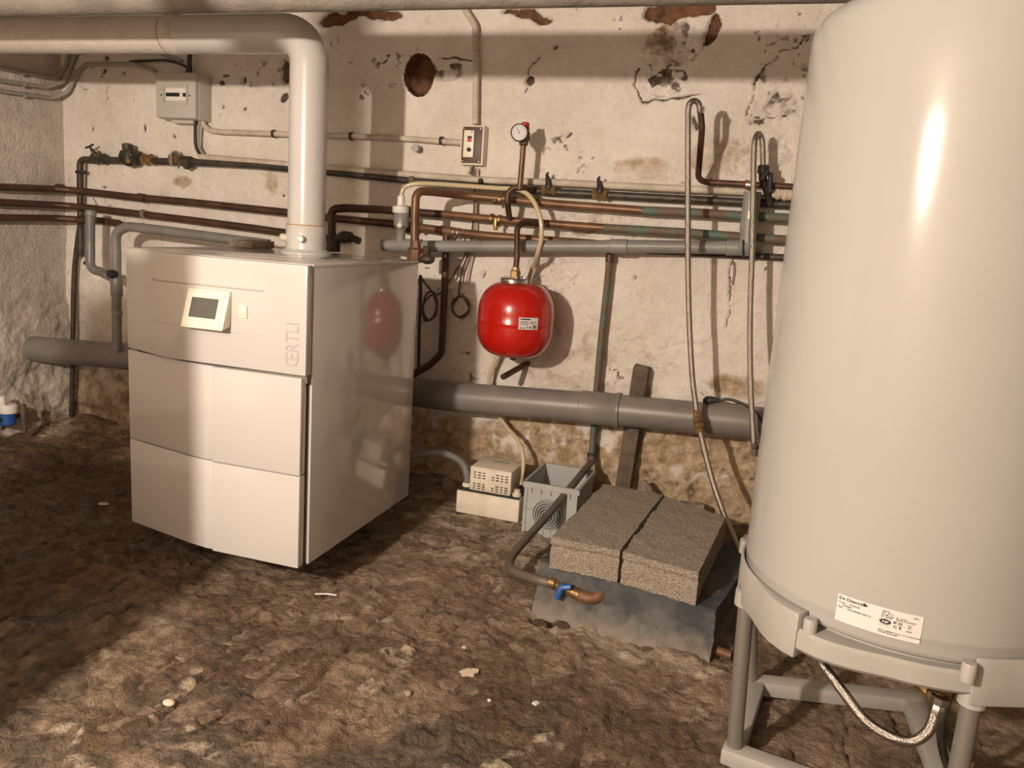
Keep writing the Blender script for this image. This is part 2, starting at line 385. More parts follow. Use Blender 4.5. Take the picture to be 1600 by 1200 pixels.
# --- back wall features, in wall coordinates (x, z)
HOLE = xz((-1.5475, 0, 1.7758))
cracks = [[xz(p) for p in c] for c in (
    [(-0.0085, 0, 1.9256), (-0.0392, 0, 1.8883), (-0.1052, 0, 1.8795), (-0.1127, 0, 1.8303), (-0.1654, 0, 1.7758), (-0.167, 0, 1.712), (-0.1918, 0, 1.6472)],
    [(-0.6057, 0, 1.8142), (-0.6218, 0, 1.7478), (-0.5822, 0, 1.6769), (-0.4756, 0, 1.7025), (-0.356, 0, 1.7184)],
    [(-0.5818, 0, 1.8238), (-0.5449, 0, 1.7534), (-0.4971, 0, 1.8148)],
    [(-0.1918, 0, 1.6472), (-0.1122, 0, 1.6397), (-0.0427, 0, 1.6322)],
    [(-1.0341, 0, 1.8462), (-1.0633, 0, 1.802), (-1.0683, 0, 1.7228)],
    [(-0.1708, 0, 1.1432), (-0.1778, 0, 0.994), (-0.1727, 0, 0.8432)],
    [(-1.4484, 0, 1.8453), (-1.3047, 0, 1.8406)])]
chips = [(xz(p), a, b) for p, a, b in (
    ((-2.2, 0, 1.784), .030, .055), ((-2.2182, 0, 1.6744), .02, .022), ((-2.5476, 0, 1.7395), .012, .012), ((-2.4397, 0, 1.7434), .016, .022), ((-2.5477, 0, 1.6237), .012, .010),
    ((-2.4391, 0, 1.6202), .012, .012), ((-0.1381, 0, 1.6253), .026, .012), ((-0.1746, 0, 1.6198), .008, .008), ((-0.3736, 0, 1.6149), .012, .03), ((-3.0581, 0, 1.6431), .008, .008),
    ((-3.3085, 0, 1.5117), .008, .016), ((-2.9888, 0, 1.5204), .010, .02), ((-2.8204, 0, 1.4868), .012, .014), ((-0.8845, 0, 1.5525), .008, .016), ((-1.06, 0, 1.7576), .02, .02),
    ((-2.2254, 0, 1.2518), .012, .01), ((-0.9571, 0, 1.8875), .012, .012), ((-3.2216, 0, 1.8356), .02, .012), ((-3.2234, 0, 1.7827), .02, .01), ((-1.1968, 0, 0.9605), .006, .02), ((-0.5568, 0, 0.9948), .006, .012))]
rough_polys = [  # rough plaster loss: centre, half sizes
    (xz((-0.4838, 0, 1.8983)), .145, .105), (xz((-0.505, 0, 1.7492)), .12, .07), (xz((-0.06, 0, 1.6797)), .12, .08), (xz((-0.1408, 0, 1.4927)), .16, .10), (xz((-0.7347, 0, 1.2056)), .28, .05), (xz((-0.9068, 0, 0.9842)), .14, .10), (xz((-1.4165, 0, 1.7947)), .08, .06)]
ochres = [(xz((-0.5737, 0, 1.4348)), .19, .07, .62), (xz((-0.2836, 0, 1.4992)), .14, .10, .6), (xz((-0.7612, 0, 1.204)), .16, .035, .7), (xz((-0.8707, 0, 0.8803)), .06, .09, .5), (xz((-2.7675, 0, 1.2842)), .07, .035, .85), (xz((-2.2672, 0, 1.2986)), .05, .06, .7),
          (xz((-0.6428, 0, 1.0706)), .35, .05, .25), (xz((-0.1084, 0, 0.606)), .14, .05, .9), (xz((-0.3827, 0, 1.0524)), .4, .2, .22), (xz((-2.862, 0, 1.2254)), .05, .03, .5)]
bricks_bare = [(xz((-1.845, 0, 2.0159)), .23, .034), (xz((-0.4847, 0, 2.0218)), .15, .040), (xz((-0.3461, 0, 1.9501)), .03, .06), (xz((-1.081, 0, 2.0041)), .12, .02)]

def ell(u, v, c, a, b): return np.sqrt(((u - c[0]) / a) ** 2 + ((v - c[1]) / b) ** 2)
def warp(x, z, amp, freq, seed):
    return x + amp * 2 * (fbm(x, z, freq, 4, seed) - 0.5), z + amp * 2 * (fbm(x, z, freq, 4, seed + 50) - 0.5)
class Wall:
    """relief and colour masks of the back wall, computed once on the grid"""
    def __init__(self, x, z):
        xw, zw = warp(x, z, 0.045, 7, 401); xs, zs = warp(x, z, 0.022, 16, 431)
        n5 = fbm(x, z, 5, 5, 441, 0.55); n22 = fbm(x, z, 22, 4, 21, 0.55); n60 = fbm(x, z, 55, 3, 451)
        # earth render laid bare near the floor, ragged upper edge
        h = 0.36 - 0.06 * smoothstep(-1.6, -2.8, x)
        lz = smoothstep(-0.11, 0.07, (h - z) + 0.34 * (fbm(x, z, 2.6, 5, 461, 0.6) - 0.5))
        lz = lz * (1 - 0.55 * smoothstep(0.54, 0.66, fbm(x, z, 6, 5, 471, 0.6)) * smoothstep(0.15, 0.28, z))
        rough = np.zeros_like(x)
        for c, a, b in rough_polys: rough = np.maximum(rough, 1 - smoothstep(0.72, 1.0, ell(xw, zw, c, a, b)))
        dirty = np.clip(smoothstep(1.20, 0.60, z) * smoothstep(-1.6, -1.05, x), 0, 1)
        d = 0.018 * (fbm(x, z, 1.3, 3, 3) - 0.5) + 0.010 * (n5 - 0.5) + 0.0035 * (n22 - 0.5)
        # flaking skins of old limewash
        fl = fbm(x, z, 3.4, 6, 481, 0.58)
        skin = smoothstep(0.505, 0.517, fl) * (0.35 + 0.65 * np.maximum(dirty, rough))
        d += 0.0035 * skin
        fl2 = fbm(x, z, 8, 5, 491, 0.6)
        d -= 0.004 * smoothstep(0.60, 0.615, fl2) * (0.4 + dirty)
        d += -0.010 * rough + 0.045 * rough * (n22 - 0.46) + 0.012 * rough * (n60 - 0.5)
        d += lz * (-0.004 + 0.060 * (fbm(x, z, 7, 5, 31, 0.58) - 0.44) + 0.010 * (n60 - 0.5))
        d += 0.012 * dirty * (fbm(x, z, 15, 4, 35) - 0.5)
        left = smoothstep(-2.4, -2.9, x) * (1 - smoothstep(0.9, 1.2, z))
        d += left * 0.04 * (fbm(x, z, 6, 5, 41, 0.55) - 0.45)
        g = np.zeros_like(x)
        wid = 0.35 + 1.3 * fbm(x, z, 9, 3, 501)
        for c in cracks:
            sd_ = seg_dist(xs, zs, c) / wid
            d -= 0.014 * (1 - smoothstep(0.001, 0.007, sd_)); g = np.maximum(g, 0.85 * (1 - smoothstep(0.002, 0.0055, sd_)))
            d += 0.004 * (1 - smoothstep(0.006, 0.03, sd_))
        for c, a, b in chips:
            e = ell(xs, zs, c, a * 1.1, b * 1.1)
            d -= 0.020 * (1 - smoothstep(0.6, 1.05, e)); g = np.maximum(g, 0.9 * (1 - smoothstep(0.65, 0.95, e)))
        e = ell(x + 0.25 * (xs - x), z + 0.25 * (zs - z), HOLE, .069, .087)
        inside = e < 1.03
        d = np.where(inside, -0.085 * (1 - smoothstep(0.90, 1.03, e)) + 0.045 * smoothstep(0.2, -0.75, (z - HOLE[1]) / 0.087) * (1 - smoothstep(0.85, 0.95, e)) + 0.02 * (fbm(x, z, 13, 4, 83) - 0.5) * (1 - smoothstep(0.9, 1.0, e)), d)
        bk = np.zeros_like(x)
        for c, a, b in bricks_bare: bk = np.maximum(bk, 1 - smoothstep(0.85, 1.0, ell(xw, zw + 0.3 * (zs - z), c, a, b)))
        d = d - 0.035 * bk + 0.03 * bk * (fbm(x, z, 12, 3, 87) - 0.5)
        self.d = d
        r = 0.95 * lz * (0.65 + 0.35 * smoothstep(-2.6, -1.3, x))
        for c, a, b, s_ in ochres: r = np.maximum(r, s_ * (1 - smoothstep(0.45, 1.3, ell(xw, zw, c, a, b))))
        c0, a0_, b0 = rough_polys[0]; rub = 1 - smoothstep(0.75, 1.0, ell(xw, zw, c0, a0_, b0))
        r = np.maximum(r, 0.72 * rub * smoothstep(0.30, 0.50, n5)); g = np.maximum(g, 0.46 * rub * smoothstep(0.52, 0.40, fbm(x, z, 13, 4, 521)))
        r = np.maximum(r, 0.52 * dirty * smoothstep(0.47, 0.62, fbm(x, z, 3.6, 6, 511, 0.62)))
        r = np.maximum(r, 0.30 * smoothstep(0.56, 0.7, fbm(x, z, 2.2, 5, 513, 0.6)))
        g = np.maximum(g, 0.42 * rough * smoothstep(0.50, 0.38, n22) * (1 + 0.5 * smoothstep(1.6, 1.75, z)))
        g = np.maximum(g, 0.55 * smoothstep(0.64, 0.74, fbm(x, z, 34, 3, 95)) * smoothstep(0.46, 0.62, fbm(x, z, 3.4, 3, 97)))
        g = np.maximum(g, 0.40 * lz * smoothstep(0.5, 0.36, fbm(x, z, 9, 5, 99)))
        g = np.maximum(g, 0.26 * left * smoothstep(0.45, 0.6, n5))
        ll = smoothstep(-2.1, -2.5, x) * smoothstep(0.50, 0.22, z + 0.25 * (n5 - 0.5)); r = np.maximum(r, 0.9 * ll); g = np.maximum(g, 0.5 * ll * smoothstep(0.42, 0.58, n22))
        self.r, self.g, self.b = np.clip(r, 0, 1), np.clip(g, 0, 1) * (1 - 0.7 * bk), np.clip(np.maximum(bk, inside * 1.0), 0, 1)
_w = {}
def wall_eval(x, z):
    if 'w' not in _w: _w['w'] = Wall(x, z)
    return _w['w']

fine = lambda lo, hi, c, a, st, fs: np.unique(np.round(np.concatenate([np.arange(lo, c - a, st), np.arange(c - a, c + a, fs), np.arange(c + a, hi, st)]), 5))
Ux = np.concatenate([fine(XL - 0.03, 0.25, HOLE[0], 0.085, 0.0062, 0.0028), np.arange(0.26, XR + 0.05, 0.06)])
Vz = fine(-0.05, ZC + 0.03, HOLE[1], 0.10, 0.0062, 0.0028)
wall_back = grid_object('wall_back', Ux, Vz, lambda x, z: (x, -wall_eval(x, z).d, z), lambda x, z: (wall_eval(x, z).r, wall_eval(x, z).g, wall_eval(x, z).b), M['wall'])

def lw_relief(y, z):
    low = 1 - smoothstep(0.35, 1.05, z)
    d = 0.02 * (fbm(y, z, 1.6, 3, 103) - 0.5) + 0.006 * (fbm(y, z, 10, 4, 105) - 0.5)
    d += low * 0.085 * (fbm(y, z, 5.5, 5, 107, 0.58) - 0.45)
    d += (1 - smoothstep(0.02, 0.32, z)) * 0.06 * (fbm(y, z, 7, 3, 109) - 0.35)
    return d
def lw_mask(y, z):
    n = fbm(y, z, 5, 4, 111)
    streak = fbm(y, z * 0.12, 16, 3, 113)
    r = 0.5 * (1 - smoothstep(0.05, 0.35, z)) + 0.30 * smoothstep(0.5, 0.72, n)
    g = 0.30 * smoothstep(0.5, 0.68, streak) * smoothstep(1.35, 1.0, z) + 0.22 * smoothstep(0.52, 0.7, fbm(y, z, 12, 4, 115)) * (1 - smoothstep(0.5, 1.1, z)) + 0.18 * (1 - smoothstep(0.1, 0.5, z))
    return np.clip(r, 0, 1), np.clip(g, 0, 1), np.zeros_like(y)
Uy = np.concatenate([np.arange(YB - 0.03, -1.1, 0.07), np.arange(-1.1, 0.05, 0.0085)])
Vz2 = np.arange(-0.05, ZC + 0.03, 0.0085)
wall_left = grid_object('wall_left', Uy, Vz2, lambda y, z: (XL + lw_relief(y, z), y, z), lw_mask, M['wall_left'])

# the floor: trodden earth over old brick paving
PIT = (-0.5313, -1.0475, 0)
def floor_h(x, y):
    h = 0.012 * (fbm(x, y, 2.2, 3, 203) - 0.5) + 0.026 * (fbm(x, y, 9, 5, 205, 0.55) - 0.5) + 0.009 * (fbm(x, y, 40, 3, 207) - 0.5)
    rg = 1 - np.abs(2 * fbm(x, y, 5.5, 4, 231) - 1); h += 0.008 * (smoothstep(0.8, 1.0, rg) - 0.3)
    cr = fbm(x, y, 6.5, 5, 241, 0.6); h += 0.006 * smoothstep(0.50, 0.525, cr) - 0.006 * smoothstep(0.60, 0.66, fbm(x, y, 16, 3, 243))
    h += 0.030 * smoothstep(-0.14, -0.02, y) * (0.5 + fbm(x, y, 6, 3, 209))
    h += 0.018 * smoothstep(XL + 0.24, XL + 0.03, x) * (0.4 + fbm(x, y, 6, 3, 211))
    jx = np.abs(((x + 0.03 * (fbm(x, y, 4, 3, 213) - 0.5) * 2 + 0.06) / 0.118) % 1.0 - 0.5)
    h -= 0.012 * smoothstep(0.43, 0.5, jx) * smoothstep(0.50, 0.66, fbm(x, y, 3.4, 3, 215)) * smoothstep(-0.85, -1.3, y)
    e = np.hypot((x - PIT[0]) / 0.085, (y - PIT[1]) / 0.045)
    h -= 0.05 * (1 - smoothstep(0.3, 1.1, e + 0.5 * (fbm(x, y, 20, 3, 217) - 0.5)))
    return h - 0.002
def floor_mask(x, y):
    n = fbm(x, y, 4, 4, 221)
    damp_shade = smoothstep(-1.55, -2.05, x + 0.35 * (n - 0.5)) * smoothstep(-0.25, -0.6, y + 0.4 * (n - 0.5))  # damp soil plus shade painted into the left floor's colour
    r = 0.78 * damp_shade + 0.25 * smoothstep(0.55, 0.75, n)
    g = 0.72 * smoothstep(0.40, 0.60, fbm(x, y, 4.5, 5, 223, 0.6)) * (1 - smoothstep(0.45, 1.1, np.hypot((x + 0.95) / 0.85, (y + 1.80) / 0.55)))  # wet patches, widened and darkened where the lamp overlights the foreground
    r = np.maximum(r, 0.72 * smoothstep(0.33, 0.55, fbm(x, y, 3.2, 5, 229, 0.6)) * smoothstep(-1.0, -1.5, y))  # foreground darkened in colour to offset the near lamp
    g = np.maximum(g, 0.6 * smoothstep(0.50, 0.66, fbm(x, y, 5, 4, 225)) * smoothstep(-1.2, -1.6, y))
    e = np.hypot((x - PIT[0]) / 0.085, (y - PIT[1]) / 0.045); r = np.maximum(r, 1 - smoothstep(0.7, 1.1, e)); 
    cr = fbm(x, y, 6.5, 5, 241, 0.6); r = np.maximum(r, 0.55 * smoothstep(0.60, 0.66, fbm(x, y, 16, 3, 243)))
    b = 0.35 * smoothstep(0.50, 0.53, cr) * smoothstep(0.62, 0.5, cr) + 0.75 * (1 - smoothstep(0.0, 0.10, seg_dist(x, y, [(-0.60, -1.03), (-0.05, -1.17)]))) + 0.45 * smoothstep(0.58, 0.72, fbm(x, y, 7, 4, 227)) + 0.42 * smoothstep(-1.15, -0.7, y) * smoothstep(0.40, 0.56, fbm(x, y, 4, 5, 233, 0.6))  # last term pales the floor near the wall, offsetting lamp falloff
    return np.clip(r, 0, 1), np.clip(g, 0, 1), np.clip(b, 0, 1) * (1 - 0.8 * damp_shade)
Fx = np.concatenate([np.arange(XL - 0.05, 0.75, 0.0068), np.arange(0.75, XR + 0.06, 0.07)])
Fy = np.concatenate([np.arange(YB - 0.05, -2.35, 0.06), np.arange(-2.35, 0.06, 0.0068)])
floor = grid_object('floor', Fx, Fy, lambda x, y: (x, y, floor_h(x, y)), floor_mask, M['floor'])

# worn bricks that break through the earth: children of the floor
def brick_mesh(seed):
    r = random.Random(seed); b = MB()
    l, w, h = 0.108, 0.053, 0.05; c = 0.006
    top = [(-l + c, -w + c), (l - c, -w + c), (l - c, w - c), (-l + c, w - c)]; mid = [(-l, -w), (l, -w), (l, w), (-l, w)]
    j = lambda: r.uniform(-0.004, 0.004)
    vs_ = [(x + j(), y + j(), 0.0 + j() * 0.6) for x, y in top] + [(x + j(), y + j(), -c * 1.2) for x, y in mid] + [(x, y, -h) for x, y in mid]
    fs_ = [(0, 1, 2, 3)] + [(4 + i, 4 + (i + 1) % 4, (i + 1) % 4, i) for i in range(4)] + [(8 + i, 8 + (i + 1) % 4, 4 + (i + 1) % 4, 4 + i) for i in range(4)]
    me = bpy.data.meshes.new('brick'); me.from_pydata(vs_, [], fs_); me.update(); me.materials.append(M['brick_floor'])
    return me
bmeshes = [brick_mesh(k) for k in range(6)]
nb = 0
for i in range(-16, 6):
    for jx in range(0, 8):
        x = -0.06 + 0.118 * (i + 0.5); y = -2.25 + 0.226 * jx + (0.113 if i % 2 else 0) 
        if not (-2.1 < x < 0.1 and -2.3 < y < -1.12): continue
        if -2.0 < x < -1.15 and y > -1.42: continue
        if y > -1.25 and x > -0.68: continue
        q = rnd.random()
        if q < 0.35: continue
        o = bpy.data.objects.new('brick', bmeshes[rnd.randrange(6)]); COL.objects.link(o); o.parent = floor
        o.location = (x, y, -0.0065 + rnd.uniform(-0.005, 0.003)); o.rotation_euler = (rnd.uniform(-.02, .02), rnd.uniform(-.03, .03), PI / 2 + rnd.uniform(-.04, .04))
        nb += 1

def plain(name, b, m):
    o = b.build(name, m, smooth=0); o['kind'] = 'structure'; return o
plain('ceiling', MB().box(((XL + XR) / 2, YB / 2, ZC + 0.05), (XR - XL + 0.2, -YB + 0.2, 0.1)), M['ceiling'])
plain('wall_right', MB().box((XR + 0.05, YB / 2, ZC / 2), (0.1, -YB + 0.1, ZC)), M['ceiling'])
plain('wall_front', MB().box(((XL + XR) / 2, YB - 0.05, ZC / 2), (XR - XL, 0.1, ZC)), M['whitewash'])
# added unseen block and post, shaped to shade floor, boiler and back wall
plain('added_shade_block', MB().prism([(-1.96, -2.72), (-1.466, -2.72), (-1.462, -2.60), (-1.96, -2.60)], 0.0, 1.32), M['ceiling'])
plain('added_shade_post', MB().prism([(-1.545, -2.68), (-1.466, -2.68), (-1.462, -2.60), (-1.545, -2.60)], 1.32, ZC), M['ceiling'])

# ------------------------------------------------------------------ large pipe under the ceiling
b = MB().tube([(XL - 0.02, -1.175, 1.787), (-1.2, -1.175, 1.787), (XR, -1.175, 1.787)], 0.062, 28)
t = tag(b.build('overhead_pipe', M['pipe_top']), 'thick pale painted pipe running across the top just under the ceiling', 'pipe')

# ------------------------------------------------------------------ boiler
BX, BY, BYAW = -1.2373, -1.3236, 0.0142
_c, _s = math.cos(BYAW), math.sin(BYAW)
def BP(a, bb, z): return Vector((BX + _c * a - _s * bb, BY + _s * a + _c * bb, z))
Z0, ZT, WB, DB = 0.132, 1.029, 0.69, 0.752
bm4 = Matrix.Translation((BX, BY, 0)) @ Matrix.Rotation(BYAW, 4, 'Z')
boiler = thing('boiler', 'white floor standing boiler with display and raised letters on its upper panel', 'boiler', BP(-0.345, 0.376, 0))
CF = 0.030  # front panel thickness
# cabinet (carcass) behind the front
MB().prism([(-0.686, 0.115), (-0.004, CF + 0.006), (-0.004, DB - 0.004), (-0.686, DB - 0.004)], Z0 + 0.004, ZT - 0.006, bm4).build('carcass', M['boiler_dark'], boiler, 0)
MB().box((-0.0035, (CF + 0.006 + DB) / 2, (Z0 + ZT - 0.004) / 2), (0.007, DB - CF - 0.006, ZT - Z0 - 0.006), bm4).build('side_panel', M['boiler'], boiler, bevel=0.0015)
MB().box((-0.6865, (0.12 + DB) / 2, (Z0 + ZT - 0.004) / 2), (0.007, DB - 0.12, ZT - Z0 - 0.006), bm4).build('side_panel', M['boiler'], boiler, bevel=0.0015)
MB().prism([(-0.69, 0.100), (-0.52, 0.035), (-0.44, CF + 0.002), (0, CF + 0.002), (0, DB), (-0.69, DB)], ZT - 0.012, ZT, bm4).build('top_cover', M['boiler'], boiler, bevel=0.002)
MB().box((-0.345, 0.50, 0.095), (0.50, 0.44, 0.075), bm4).build('plinth', M['boiler_dark'], boiler, 0)
for a in (-0.52, -0.22):
    for d in (0.36, 0.66):
        MB().lathe([(0.022, 0), (0.022, 0.012), (0.012, 0.016), (0.012, 0.06)], BP(a, d, 0.0), seg=12).build('foot', M['boiler_dark'], boiler)

def front_slab(prof_pts, z0, z1, name, bevel=0.003):
    """prof_pts: front face outline in plan from right to left; extruded upwards"""
    poly = [(a, d) for a, d in prof_pts]
    back = [(a, d + CF) for a, d in reversed(prof_pts)]
    ring = poly + back
    ring = list(reversed(ring))
    return MB().prism(ring, z0, z1, bm4).build(name, M['boiler'], boiler, smooth=30, bevel=bevel)
ZS = 0.712   # joint between upper panel and lower door
# upper panel: flat, then sweeping back towards the left
up_prof = [(0, 0), (-0.20, 0), (-0.42, 0)]
for k in range(1, 7):
    s = k / 6; up_prof.append((-0.42 - 0.12 * s, 0.024 * s * s))
up_prof += [(-0.615, 0.0540), (-0.69, 0.0795)]
upper = front_slab(up_prof, ZS + 0.003, ZT - 0.002, 'upper_panel')
# shallow band with softly stepped outline round the display
band = [(-0.5213, 0.951), (-0.1394, 0.9373), (-0.1381, 0.813), (-0.5239, 0.8268)]
# lower door: proud flat right part, step, curved left part; two leaves
def door(z0, z1, name):
    pr = [(-0.011, -0.004), (-0.312, -0.004), (-0.316, 0.006), (-0.335, 0.004), (-0.352, 0.0065)]
    for k in range(1, 5):
        s = k / 4; pr.append((-0.352 - 0.10 * s, 0.0065 + 0.0185 * s * (0.6 + 0.4 * s)))
    pr += [(-0.69, 0.0795)]
    return front_slab(pr, z0, z1, name)
d_up = door(0.4185, ZS - 0.004, 'door_panel')
d_lo = door(Z0, 0.4155, 'door_panel')
# dark joint just under the upper panel
MB().prism([(-0.002, 0.012), (-0.002, CF), (-0.66, 0.105), (-0.66, 0.085), (-0.44, 0.03)][::-1], ZS - 0.02, ZS + 0.02, bm4).build('joint', M['boiler_dark'], boiler, 0)
# raised band frame: thin ridges above and below the display
def ridge(p, q, d0, hgt=0.0035):
    m = MB(); n = 14
    pts = []
    for k in range(n + 1):
        s = k / n; a = p[0] + (q[0] - p[0]) * s; z = p[1] + (q[1] - p[1]) * s
        dep = 0.0 if a > -0.42 else 0.024 * min(1, (-0.42 - a) / 0.12) ** 2
        pts.append(BP(a, dep - d0, z))
    return m.tube(pts, hgt, 8)
zb_t, zb_b = (band[0][1] + band[1][1]) / 2, (band[2][1] + band[3][1]) / 2
a_l, a_r = -0.545, band[1][0]
ridge((a_l, zb_t), (a_r, zb_t), -0.0022).build('trim_line', M['emboss'], upper)
ridge((a_l, zb_b), (a_r, zb_b), -0.0022).build('trim_line', M['boiler'], upper)
# raised centre field to the right of the display
# display unit: wedge tilted upwards
TL, TR, BR, BL = (-0.388, 0.9377), (-0.2435, 0.9318), (-0.265, 0.8259), (-0.4115, 0.8359)
dw = (TR[0] - TL[0]); dz1 = (TL[1] + TR[1]) / 2; dx0 = (TL[0] + BL[0]) / 2 + 0.010; dx1 = dx0 + dw
dz0 = dz1 - 0.112
tilt = 0.036
def DP(u, v, n):      # u across 0..1, v up 0..1, n out of the face
    base = BP(dx0 + u * (dx1 - dx0), -0.008 - tilt * (1 - v), dz0 + v * (dz1 - dz0))
    nn = Vector((0, -(dz1 - dz0), -tilt)).normalized() * -1
    nn = Vector((0, -math.cos(math.atan2(tilt, dz1 - dz0)), math.sin(math.atan2(tilt, dz1 - dz0))))
    return base + nn * n
m = MB()
q = [DP(0, 0, 0), DP(1, 0, 0), DP(1, 1, 0), DP(0, 1, 0)]
bk = [BP(dx0 + 0.006, 0.004, dz0 + 0.008), BP(dx1 - 0.006, 0.004, dz0 + 0.008), BP(dx1, 0.004, dz1), BP(dx0, 0.004, dz1)]
m.add(q + bk, [(0, 1, 2, 3), (7, 6, 5, 4), (0, 4, 5, 1), (1, 5, 6, 2), (2, 6, 7, 3), (3, 7, 4, 0)])
disp = m.build('display_unit', M['cream'], boiler, bevel=0.004)
def face_plate(u0, u1, v0, v1, n0, n1, name, mt, par, bev=0.0):
    m = MB(); a = [DP(u0, v0, n0), DP(u1, v0, n0), DP(u1, v1, n0), DP(u0, v1, n0)]; c = [DP(u0, v0, n1), DP(u1, v0, n1), DP(u1, v1, n1), DP(u0, v1, n1)]
    m.add(a + c, [(3, 2, 1, 0), (4, 5, 6, 7), (0, 1, 5, 4), (1, 2, 6, 5), (2, 3, 7, 6), (3, 0, 4, 7)])
    return m.build(name, mt, par, 0, bevel=bev)
face_plate(0.06, 0.90, 0.07, 0.93, -0.002, 0.003, 'bezel', M['cream'], disp, 0.0015)
face_plate(0.17, 0.80, 0.27, 0.77, 0.002, 0.0036, 'screen', M['lcd'], disp)
for k in range(6):
    face_plate(0.17 + k * 0.105, 0.165 + (k + 1) * 0.105 - 0.012, 0.15, 0.22, 0.002, 0.0042, 'button', M['cream_dirty'], disp)
pc = (-0.2046, 0.8801)
MB().box((pc[0], -0.002, pc[1]), (0.026, 0.008, 0.036), bm4).build('rocker_switch', M['cream'], upper, bevel=0.002)
MB().box((pc[0], -0.005, pc[1] - 0.006), (0.016, 0.006, 0.014), bm4).build('rocker_key', M['cream_dirty'], upper, bevel=0.001)
# raised lettering up the right edge
lp = (-0.0238, 0.7369); lq = (-0.0223, 0.874)
hgt = lq[1] - lp[1]
text_mesh('ŒRTLI', 0.062, lambda x, y, z: BP(lp[0] - y, -0.0006 - z, lp[1] + x * (hgt / 0.187)), 'lettering', M['emboss'], upper, extrude=0.0012, space=1.0)

# ------------------------------------------------------------------ flue
FX, FY = -1.613, -0.74
flue = thing('flue_pipe', 'white enamelled flue pipe rising from the boiler and turning left under the ceiling', 'flue', (FX, FY, ZT))
ZD = 1.769
pts = fillet([(FX, FY, ZT + 0.08), (FX, FY, ZD), (-2.20, FY, ZD)], 0.10, 10)
MB().tube(pts, 0.0655, 32).build('riser', M['flue'], flue)
MB().tube([(-2.19, FY, ZD), (-2.8, FY, ZD), (XL + 0.004, FY, ZD + 0.005)], 0.0655, 32).build('horizontal_duct', M['duct'], flue)
MB().lathe([(0.0665, 0), (0.069, 0.004), (0.069, 0.05), (0.0665, 0.054)], (-2.14, FY, ZD), (-1, 0, 0), 32).build('coupling', M['duct'], flue)
MB().lathe([(0.092, 0), (0.092, 0.004), (0.080, 0.010), (0.072, 0.016), (0.0705, 0.03), (0.0705, 0.094), (0.068, 0.098)], (FX, FY, ZT), seg=32).build('collar', M['flue'], flue)
MB().lathe([(0.0690, 0), (0.0702, 0.002), (0.0690, 0.004)], (FX, FY, ZT + 0.097), seg=32).build('seal_ring', M['rubber_seal'], flue)
for ang in (-137, -70):
    dv = Vector((math.cos(math.radians(ang)), math.sin(math.radians(ang)), 0))
    MB().lathe([(0.012, 0), (0.013, 0.01), (0.013, 0.02), (0.009, 0.026)], Vector((FX, FY, ZT + 0.052)) + dv * 0.066, dv, 14).build('test_plug', M['cream'], flue)

# ------------------------------------------------------------------ distribution board
p0 = (-2.8216, -0.11, 1.7585); p1 = (-2.5994, -0.11, 1.7573); p2 = (-2.5941, -0.11, 1.5557)
fx0, fx1, fz1, fz0 = p0[0], p1[0], p0[2], p2[2]
fb = thing('distribution_board', 'grey wall box with a row of black breaker switches behind a cover', 'fuse box', ((fx0 + fx1) / 2, -0.055, fz0))
MB().box(((fx0 + fx1) / 2, -0.042, (fz0 + fz1) / 2), (fx1 - fx0, 0.084, fz1 - fz0)).build('body', M['fuse_case'], fb, bevel=0.003)
MB().box(((fx0 + fx1) / 2, -0.096, (fz0 + fz1) / 2), (fx1 - fx0 - 0.004, 0.024, fz1 - fz0 - 0.004)).build('cover', M['fuse_case'], fb, bevel=0.004)
cx, cz = (fx0 + fx1) / 2, (fz0 + fz1) / 2
m = MB()
for (u0, u1, v0, v1) in ((-.062, .062, .040, .047), (-.062, .062, -.047, -.040), (-.069, -.062, -.047, .047), (.062, .069, -.047, .047)):
    m.box((cx + (u0 + u1) / 2, -0.110, cz + 0.004 + (v0 + v1) / 2), (u1 - u0, 0.008, v1 - v0))
m.build('window_frame', M['fuse_case'], fb)
wn = MB().box((cx + 0.003, -0.1085, cz + 0.004), (0.108, 0.003, 0.054)).build('breaker_strip', M['white_plastic'], fb)
for k in (0, 1, 2, 3, 4, 6.2):
    MB().box((cx - 0.040 + k * 0.0150, -0.113, cz + 0.002), (0.010, 0.010, 0.016)).build('breaker_switch', M['print'], fb)
MB().box((cx, -0.04, fz0 - 0.008), (0.12, 0.05, 0.014)).build('cable_gland', M['fuse_case'], fb)
for sx in (-1, 1): MB().lathe([(0.004, 0), (0.004, 0.003)], (cx + sx * 0.078, -0.107, cz), (0, -1, 0), 10).build('cover_screw', M['print'], fb)

# ------------------------------------------------------------------ isolator switch
p0 = (-1.323, -0.05, 1.5767); p1 = (-1.2208, -0.05, 1.5718); p2 = (-1.3161, -0.05, 1.4125)
sx0, sx1, sz1, sz0 = p0[0], p1[0], p1[2], p2[2]
cx, cz = (sx0 + sx1) / 2, (sz0 + sz1) / 2; sw, sh = sx1 - sx0, sz1 - sz0
sb = thing('isolator_switch', 'small cream wall switch with brown plate and red and black buttons', 'switch', (cx, -0.025, sz0))
MB().box((cx, -0.024, cz), (sw, 0.048, sh)).build('case', M['cream_dirty'], sb, bevel=0.003)
MB().box((cx, -0.050, cz), (sw - 0.016, 0.006, sh - 0.014)).build('face_plate', M['brown_plate'], sb, bevel=0.001)
MB().box((cx - 0.010, -0.057, cz + 0.004), (sw * 0.44, 0.012, sh * 0.68)).build('switch_module', M['cream'], sb, bevel=0.002)
MB().box((cx - 0.005, -0.0645, cz + 0.022), (0.016, 0.006, 0.022)).build('red_button', M['red_plastic'], sb, bevel=0.001)['label'] = 'red rocker button'
MB().box((cx - 0.005, -0.0645, cz + 0.030), (0.018, 0.007, 0.008)).build('button_guard', M['print'], sb)
